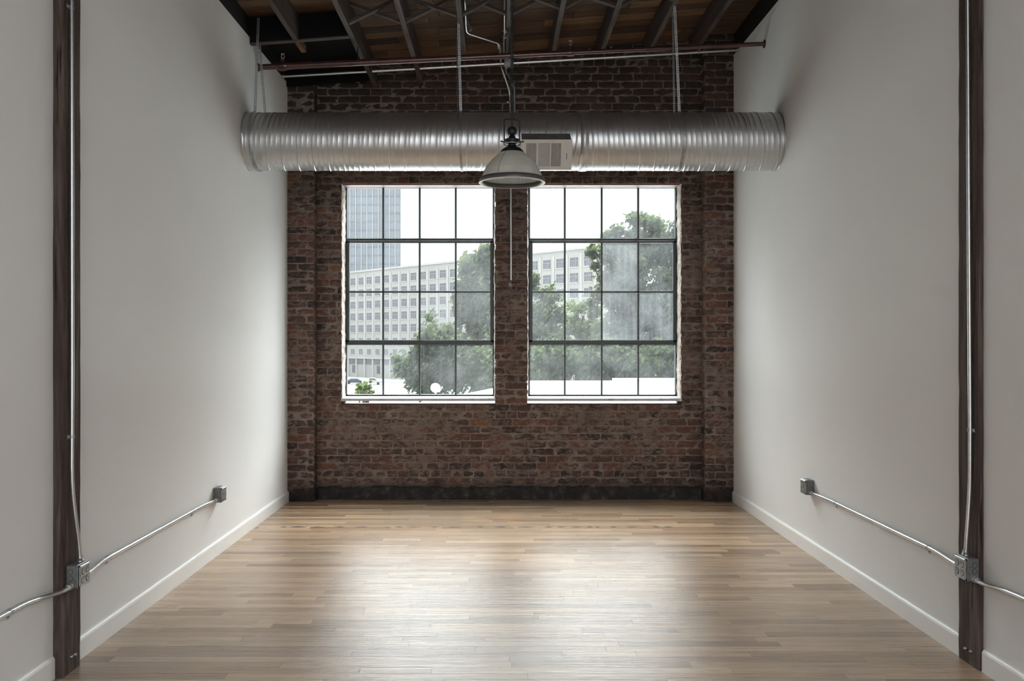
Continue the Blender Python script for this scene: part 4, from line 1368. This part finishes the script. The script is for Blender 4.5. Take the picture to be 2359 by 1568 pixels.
# ------------------------------------------------------------------ the city outside
GZ = -9.6
def outside():
    g = MB()
    g.box((-260, 9.5, GZ-0.3), (220, 620, GZ))
    tag(g.build('ground', M['pavement']), 'pale paved street level far below the windows', 'ground', kind='structure')
    # --- long pale building, facade runs back to the left
    Hr = 23.0
    def fac(px):
        s = (162.4 + 0.105*(px-805))/Hr
        return Vector(((px-VX)/s, FPX/s, 0))
    A, B = fac(600), fac(1420)
    d = (B-A).normalized(); L = (B-A).length
    nrm = Vector((d.y, -d.x, 0))
    if nrm.y > 0: nrm = -nrm
    top = EYE + Hr
    base = A.copy()
    t = thing('office_building', 'long pale concrete building with rows of dark windows', 'building', (A.x, A.y, GZ))
    def q(u, z, off=0.0): return A + d*u + nrm*off + Vector((0,0,z))
    w = MB()
    dep = -18
    w.add([q(0,GZ), q(L,GZ), q(L,top), q(0,top), q(0,GZ,dep), q(L,GZ,dep), q(L,top,dep), q(0,top,dep)], [(0,1,2,3),(7,6,5,4),(0,4,5,1),(1,5,6,2),(2,6,7,3),(3,7,4,0)])
    w.build('wall', M['concrete'], t)
    bay = 4.62
    def slab(mb, u0, u1, z0, z1, o0, o1, mat=0):
        mb.add([q(u0,z0,o0), q(u1,z0,o0), q(u1,z1,o0), q(u0,z1,o0), q(u0,z0,o1), q(u1,z0,o1), q(u1,z1,o1), q(u0,z1,o1)],
               [(0,1,2,3),(7,6,5,4),(0,4,5,1),(1,5,6,2),(2,6,7,3),(3,7,4,0)], mat)
    p = MB()
    nb = int(L/bay)
    for i in range(nb+1):
        slab(p, i*bay-0.28, i*bay+0.28, EYE-0.8, top-1.3, 0, 0.22)
    slab(p, 0, L, top-0.35, top+0.15, 0, 0.35)
    slab(p, 0, L, EYE-5.1, EYE-4.6, 0, 0.5)
    for i in range(nb+1):
        slab(p, i*bay-0.35, i*bay+0.35, GZ, EYE-5.0, 0, 0.35)
    p.build('pilasters', M['concrete2'], t)
    # windows: one mesh shared by its copies
    def win_mesh():
        mb = MB()
        hw, hh = 1.28, 1.12
        def r3(u0, u1, z0, z1, o0, o1, mat):
            vs = [d*u0+nrm*o0+Vector((0,0,z0)), d*u1+nrm*o0+Vector((0,0,z0)), d*u1+nrm*o0+Vector((0,0,z1)), d*u0+nrm*o0+Vector((0,0,z1)),
                  d*u0+nrm*o1+Vector((0,0,z0)), d*u1+nrm*o1+Vector((0,0,z0)), d*u1+nrm*o1+Vector((0,0,z1)), d*u0+nrm*o1+Vector((0,0,z1))]
            mb.add(vs, [(0,1,2,3),(7,6,5,4),(0,4,5,1),(1,5,6,2),(2,6,7,3),(3,7,4,0)], mat)
        r3(-hw, hw, -hh, hh, 0.0, 0.03, 0)
        for u in (-0.62, 0, 0.62): r3(u-0.055, u+0.055, -hh, hh, 0.03, 0.08, 1)
        r3(-hw, hw, 0.30, 0.40, 0.03, 0.08, 1)
        r3(-hw-0.1, hw+0.1, -hh-0.22, -hh, 0.0, 0.15, 2)
        me_o = mb.build('window', [M['farglass'], M['farframe'], M['concrete2']], t)
        return me_o
    w0 = win_mesh()
    first = True
    rows = [19.65, 15.86, 12.05, 8.28, 4.45]
    px_of = lambda u: (lambda v: VX + v.x*FPX/v.y)(A + d*u)
    for i in range(nb):
        u = (i+0.5)*bay
        px = px_of(u)
        if not (735 < px < 1140 or 1215 < px < 1390): continue
        for k, z in enumerate(rows):
            if (px > 1060 or px < 790) and k > 3: continue
            if px < 778 and k > 0: continue
            if px > 1215 and k > 2: continue
            if first: o = w0; first = False
            else:
                o = w0.copy(); COL.objects.link(o); o.parent = t
            o.location = q(u, EYE+z, 0.02) - Vector(t['_w'])
    # low slit windows and storefronts
    sl0 = None
    for i in range(nb):
        u = (i+0.5)*bay; px = px_of(u)
        if not (735 < px < 985): continue
        if sl0 is None:
            mb = MB()
            for du in (-0.75, 0, 0.75):
                a = d*(du-0.2); b = d*(du+0.2)
                mb.add([a+Vector((0,0,-0.85)), b+Vector((0,0,-0.85)), b+Vector((0,0,0.85)), a+Vector((0,0,0.85))], [(0,1,2,3)], 0)
                mb.add([a+Vector((0,0,3.55)), b+Vector((0,0,3.55)), b+Vector((0,0,4.35)), a+Vector((0,0,4.35))], [(0,1,2,3)], 0)
            sl0 = mb.build('slit_windows', M['farglass'], t); o = sl0
        else:
            o = sl0.copy(); COL.objects.link(o); o.parent = t
        o.location = q(u, EYE-2.9, 0.06) - Vector(t['_w'])
    sf0 = None
    for i in range(nb):
        u = (i+0.5)*bay; px = px_of(u)
        if not (735 < px < 985): continue
        mb = MB()
        e = 1.85
        mb.add([q(u-e, EYE-6.9, 0.06), q(u+e, EYE-6.9, 0.06), q(u+e, EYE-5.3, 0.06), q(u-e, EYE-5.3, 0.06)], [(0,1,2,3)], 0)
        if i % 3 == 1: mb.add([q(u-e*0.2, EYE-9.7, 0.06), q(u+e*0.9, EYE-9.7, 0.06), q(u+e*0.9, EYE-7.2, 0.06), q(u-e*0.2, EYE-7.2, 0.06)], [(0,1,2,3)], 0)
        mb.build('storefront', M['farglass'], t)
    # --- tower behind
    t2 = thing('office_tower', 'tall blue-grey glass tower with pale vertical fins', 'tower', (-72, 410, GZ))
    s = FPX/410.0
    x0, x1 = (760-VX)/s, (924-VX)/s
    b = MB(); b.box((x0, 410, GZ), (x1, 424, 125)); b.build('glass_shaft', M['towerglass'], t2)
    f = MB()
    step = 13.0/s
    x = x1
    while x > x0:
        f.box((x-0.26, 409.4, GZ), (x+0.06, 410.02, 125)); x -= step
    f.build('fins', M['towerfin'], t2)
    fl = MB()
    for k in range(34): fl.box((x0, 409.85, GZ+8+k*3.9), (x1, 410.01, GZ+8.7+k*3.9))
    fl.build('floor_bands', M['towerband'], t2)
    # --- road and vehicles
    r_ = MB()
    a0, a1 = q(-20, GZ+0.02, 12), q(L, GZ+0.02, 12)
    b0, b1 = q(-20, GZ+0.02, 34), q(L, GZ+0.02, 34)
    r_.add([a0, a1, b1, b0], [(0,1,2,3)])
    r_.add([v_-Vector((0,0,0.25)) for v_ in (a0, a1, b1, b0)], [(3,2,1,0)])
    tag(r_.build('road', M['asphalt'], fix=False), 'grey asphalt street in front of the pale building', 'road', kind='structure')
    def vehicle(name, px, py, mat, pickup, label, cat):
        s_ = (py-VY)/(EYE-GZ)
        c = P(px, py, s_); c.z = GZ+0.02
        t3 = thing(name, label, cat, c, 'vehicles on the street')
        e = Vector((1, 0.12, 0)).normalized(); e2 = Vector((-e.y, e.x, 0))
        def pt(u, v_, z): return c + e*u + e2*v_ + Vector((0,0,z))
        if pickup: prof = [(-2.7,0.45),(2.6,0.45),(2.7,0.8),(2.65,1.05),(1.5,1.15),(0.8,1.8),(-0.7,1.85),(-0.85,1.15),(-2.7,1.15)]
        else: prof = [(-2.2,0.35),(2.2,0.35),(2.25,0.75),(1.3,0.95),(0.6,1.42),(-1.1,1.45),(-1.9,1.0),(-2.25,0.9)]
        b = MB(); b.prism([pt(u,-0.9,z) for u, z in prof], (0,0,0), e2*1.8); b.build('body', M[mat], t3)
        g_ = MB()
        gp = [(0.65,1.7),(-0.6,1.74),(-0.7,1.2),(1.2,1.2)] if pickup else [(0.5,1.36),(-1.0,1.38),(-1.5,1.0),(1.0,1.0)]
        for v_ in (-0.912, 0.902): g_.prism([pt(u,v_,z) for u, z in gp], (0,0,0), e2*0.01)
        g_.build('side_windows', M['farglass'], t3)
        for u in (-1.6, 1.6):
            for v_ in (-0.92, 0.72):
                w_ = MB(); w_.tube([pt(u,v_,0.36), pt(u,v_+0.2,0.36)], 0.36, 14); w_.build('wheel', M['rubber'], t3)
    vehicle('pickup_truck', 857, 886, 'carwhite', True, 'white pickup truck parked on the street beyond the left window', 'truck')
    vehicle('car', 818, 884, 'cardark', False, 'dark blue car parked left of the white pickup', 'car')
    # --- white flat roof next door
    rf = MB()
    zr = EYE-1.45
    poly = [(-1.9, 22), (-1.02, 25), (1.2, 34), (16, 34), (16, 10), (-1.9, 10)]
    rf.prism([(x, y, zr-0.4) for x, y in poly], (0,0,0), (0,0,0.4))
    rf.box((4.33, 33.2, zr-0.01), (16, 34.0, zr+0.095))
    rf.box((-8, 10, zr-1.2), (-1.9, 26, zr-0.62))
    tag(rf.build('neighbouring_roof', M['roofwhite']), 'white flat roof seen low through the right window', 'roof')
    lo = MB(); lo.box((-8, 10.2, GZ-0.05), (16, 33.9, zr-1.21)); 
    tag(lo.build('neighbouring_wall', M['concrete']), 'pale wall carrying the white flat roof', 'wall', kind='structure')
    # --- satellite dish
    c = P(1003, 894, 88)
    t4 = thing('satellite_dish', 'white satellite dish low behind the left window', 'satellite dish', (c.x, c.y, zr-0.62))
    b = MB()
    Mx = Matrix.Rotation(math.radians(68), 4, 'X') @ Matrix.Rotation(math.radians(12), 4, 'Y')
    prof = [(0.135*i/8, 0.035*(i/8)**2) for i in range(9)]
    b.lathe([(max(1e-4, r), z_) for r, z_ in prof] + [(max(1e-4, r), z_-0.008) for r, z_ in prof[::-1]], c, 28, M=Mx)
    b.build('reflector', M['dish'], t4)
    b = MB(); b.tube([(c.x, c.y+0.03, c.z-0.02), (c.x, c.y+0.05, c.z-0.2), (c.x, c.y+0.05, zr-0.62)], 0.02, 8); b.build('mast', M['dish'], t4)
    b = MB(); b.tube([(c.x+0.10, c.y-0.02, c.z-0.10), (c.x+0.18, c.y-0.10, c.z+0.02)], 0.010, 6); b.box((c.x+0.165, c.y-0.13, c.z+0.01), (c.x+0.20, c.y-0.08, c.z+0.045))
    b.build('feed_arm', M['dish'], t4)
outside()

# ------------------------------------------------------------------ trees
def tree(label, depth, blobs, leaf, seed, size, name='tree', cat='tree', px0=None, gz=GZ):
    rr = random.Random(seed)
    s = FPX/depth
    cs = [(P(px, py, s), rx/s, rz/s, n) for px, py, rx, rz, n in blobs]
    x0 = (px0-VX)/s if px0 is not None else sum(c[0].x for c in cs)/len(cs)
    t = thing(name, label, cat, (x0, depth, gz), 'trees outside the windows' if cat == 'tree' else None)
    f = MB()
    for c, rx, rz, n in cs:
        ry = 0.5*(rx+rz)*0.9
        # clusters give the crown a lumpy outline
        cl = []
        ncl = max(5, n//70)
        for _ in range(ncl):
            while True:
                v = Vector((rr.uniform(-1,1), rr.uniform(-1,1), rr.uniform(-1,1)))
                if 0.25 < v.length < 1: break
            v *= (0.75 + 0.25*rr.random())
            cl.append((v, rr.uniform(0.10, 0.26)))
        for _ in range(n):
            v, cr = rr.choice(cl)
            g = Vector((rr.gauss(0,1), rr.gauss(0,1), rr.gauss(0,0.8)))*cr*0.62
            p = c + Vector(((v.x+g.x)*rx, (v.y+g.y)*ry, (v.z+g.z)*rz))
            a = Vector((rr.gauss(0,1), rr.gauss(0,1), rr.gauss(0,1))).normalized()
            b = a.orthogonal().normalized()
            e = a.cross(b)
            L = size*rr.uniform(0.6, 1.3); wd = L*rr.uniform(0.4, 0.65)
            f.add([p-b*L*0.5, p+e*wd*0.5, p+b*L*0.5, p-e*wd*0.5], [(0,1,2,3)], 0)
    f.build('foliage', M[leaf], t, fix=False)
    k = MB()
    top = max(cs, key=lambda q: q[1])[0]
    k.tube([(x0, depth, gz), (x0+0.1, depth, gz+(top.z-gz)*0.5), (0.5*(x0+top.x), depth+0.1, top.z-cs[0][2]*0.3), (top.x, depth, top.z+cs[0][2]*0.4)], [0.38, 0.30, 0.2, 0.05], 9)
    for c, rx, rz, n in cs:
        st = Vector((0.5*(x0+top.x), depth, gz+(top.z-gz)*0.6))
        for _ in range(3):
            e = c + Vector((rr.uniform(-0.6,0.6)*rx, rr.uniform(-0.5,0.5)*rx, rr.uniform(-0.2,0.6)*rz))
            m = st.lerp(e, 0.5) + Vector((0,0,0.3))
            k.tube([st, m, e], [0.14, 0.08, 0.02], 6)
    k.build('trunk', M['bark'], t)
    return t
tree('broad tall tree filling the right side of the right window', 44, [(1480, 640, 100, 120, 6500), (1435, 580, 62, 66, 2200), (1498, 530, 58, 50, 1900), (1548, 570, 50, 70, 1900), (1378, 592, 34, 34, 520), (1425, 720, 80, 75, 2600), (1560, 690, 70, 120, 3200), (1500, 790, 110, 75, 4200)], 'leaf', 11, 0.28)
tree('dark low tree behind the white roof in the right window', 38, [(1290, 838, 90, 66, 3600), (1400, 842, 85, 66, 3600), (1500, 838, 90, 66, 3600), (1600, 820, 70, 80, 2600)], 'leaf', 12, 0.24)
tree('slender tree seen both sides of the brick pier', 47, [(1205, 755, 78, 105, 4200), (1228, 668, 34, 44, 800), (1262, 730, 45, 66, 1600), (1250, 800, 60, 70, 2000)], 'leaf', 13, 0.28)
tree('pale rounded tree between the pier and the broad tree', 49.5, [(1345, 755, 64, 72, 2800), (1310, 810, 60, 55, 1700)], 'leaf2', 14, 0.29)
tree('tall tree at the right edge of the left window', 53, [(1108, 660, 58, 96, 3800), (1126, 600, 40, 46, 1300), (1072, 710, 38, 66, 1500), (1100, 790, 60, 90, 2200)], 'leaf', 15, 0.38)
tree('bushy lower tree in the middle of the left window', 40, [(1010, 795, 62, 72, 3000), (1000, 860, 84, 66, 3600), (955, 850, 48, 56, 2000), (1090, 850, 74, 76, 3000)], 'leaf', 16, 0.24)
tree('small light green sapling low in the left window', 60, [(838, 897, 24, 17, 900), (848, 886, 13, 14, 320)], 'leaf3', 17, 0.26, name='sapling', cat='sapling')

# ------------------------------------------------------------------ sky, camera, view
SKY_LOW, SKY_HIGH, SKY_GLOW, SKY_ZENITH, SKY_REAR = 1.10, 2.3, 27.0, 2.0, 2.8
w = bpy.data.worlds.new('overcast_sky'); SC.world = w
w.use_nodes = True
nt = w.node_tree; nt.nodes.clear()
wo = nt.nodes.new('ShaderNodeOutputWorld'); bg = nt.nodes.new('ShaderNodeBackground')
tc = nt.nodes.new('ShaderNodeTexCoord'); sep = nt.nodes.new('ShaderNodeSeparateXYZ')
def wmath(op, x, y, clamp=False):
    nd = nt.nodes.new('ShaderNodeMath'); nd.operation = op; nd.use_clamp = clamp
    for i, q in enumerate((x, y)):
        if isinstance(q, bpy.types.NodeSocket): nt.links.new(q, nd.inputs[i])
        else: nd.inputs[i].default_value = q
    return nd.outputs[0]
def wrange(v, a, b, c, d):
    nd = nt.nodes.new('ShaderNodeMapRange'); nd.interpolation_type = 'SMOOTHERSTEP'
    nt.links.new(v, nd.inputs[0])
    for i, q in enumerate((a, b, c, d)): nd.inputs[i+1].default_value = q
    return nd.outputs[0]
nt.links.new(tc.outputs['Generated'], sep.inputs[0])
zz_ = sep.outputs['Z']
# overcast: pale horizon, brighter overhead, plus a glow added beyond the windows to light the room
dt = nt.nodes.new('ShaderNodeVectorMath'); dt.operation = 'DOT_PRODUCT'
nt.links.new(tc.outputs['Generated'], dt.inputs[0])
dt.inputs[1].default_value = Vector((0.22, 0.80, 0.56)).normalized()
lobe = wmath('MULTIPLY', wrange(dt.outputs['Value'], 0.35, 0.97, 0.0, SKY_GLOW), wrange(zz_, 0.18, 0.66, 0.0, 1.0))
base_ = wmath('ADD', wmath('ADD', wrange(zz_, 0.10, 0.5, SKY_LOW, SKY_HIGH), wrange(zz_, 0.66, 0.95, 0.0, SKY_ZENITH)), lobe)
d2 = nt.nodes.new('ShaderNodeVectorMath'); d2.operation = 'DOT_PRODUCT'
nt.links.new(tc.outputs['Generated'], d2.inputs[0])
d2.inputs[1].default_value = Vector((0.22, -1.0, 0.14)).normalized()
base_ = wmath('ADD', base_, wrange(d2.outputs['Value'], 0.82, 0.97, 0.0, SKY_REAR))  # extra brightness added behind the camera as frontal fill
bg.inputs['Color'].default_value = (0.955, 0.985, 1.0, 1)
nt.links.new(base_, bg.inputs['Strength']); nt.links.new(bg.outputs[0], wo.inputs[0])

cam = bpy.data.cameras.new('camera'); co = bpy.data.objects.new('camera', cam); COL.objects.link(co)
co.location = (0, 0, EYE); co.rotation_euler = (pi/2, 0, 0)
cam.sensor_fit = 'HORIZONTAL'; cam.sensor_width = 36.0
cam.lens = 36.0*FPX/W
cam.shift_x = (W/2 - VX)/W
cam.shift_y = -(HGT/2 - VY)/W
cam.clip_start = 0.05; cam.clip_end = 2000
SC.camera = co
SC.view_settings.view_transform = 'Standard'
SC.view_settings.look = 'None'
SC.view_settings.exposure = 0.12
SC.view_settings.gamma = 1.0
SC.view_settings.use_curve_mapping = False
SC.cycles.use_denoising = True
SC.cycles.sampling_pattern = 'TABULATED_SOBOL'
SC.cycles.max_bounces = 16
SC.cycles.diffuse_bounces = 10
SC.cycles.transparent_max_bounces = 24
SC.cycles.sample_clamp_indirect = 8.0
SC.cycles.caustics_reflective = False
SC.cycles.caustics_refractive = False
for o in list(SC.objects):
    if '_w' in o: del o['_w']
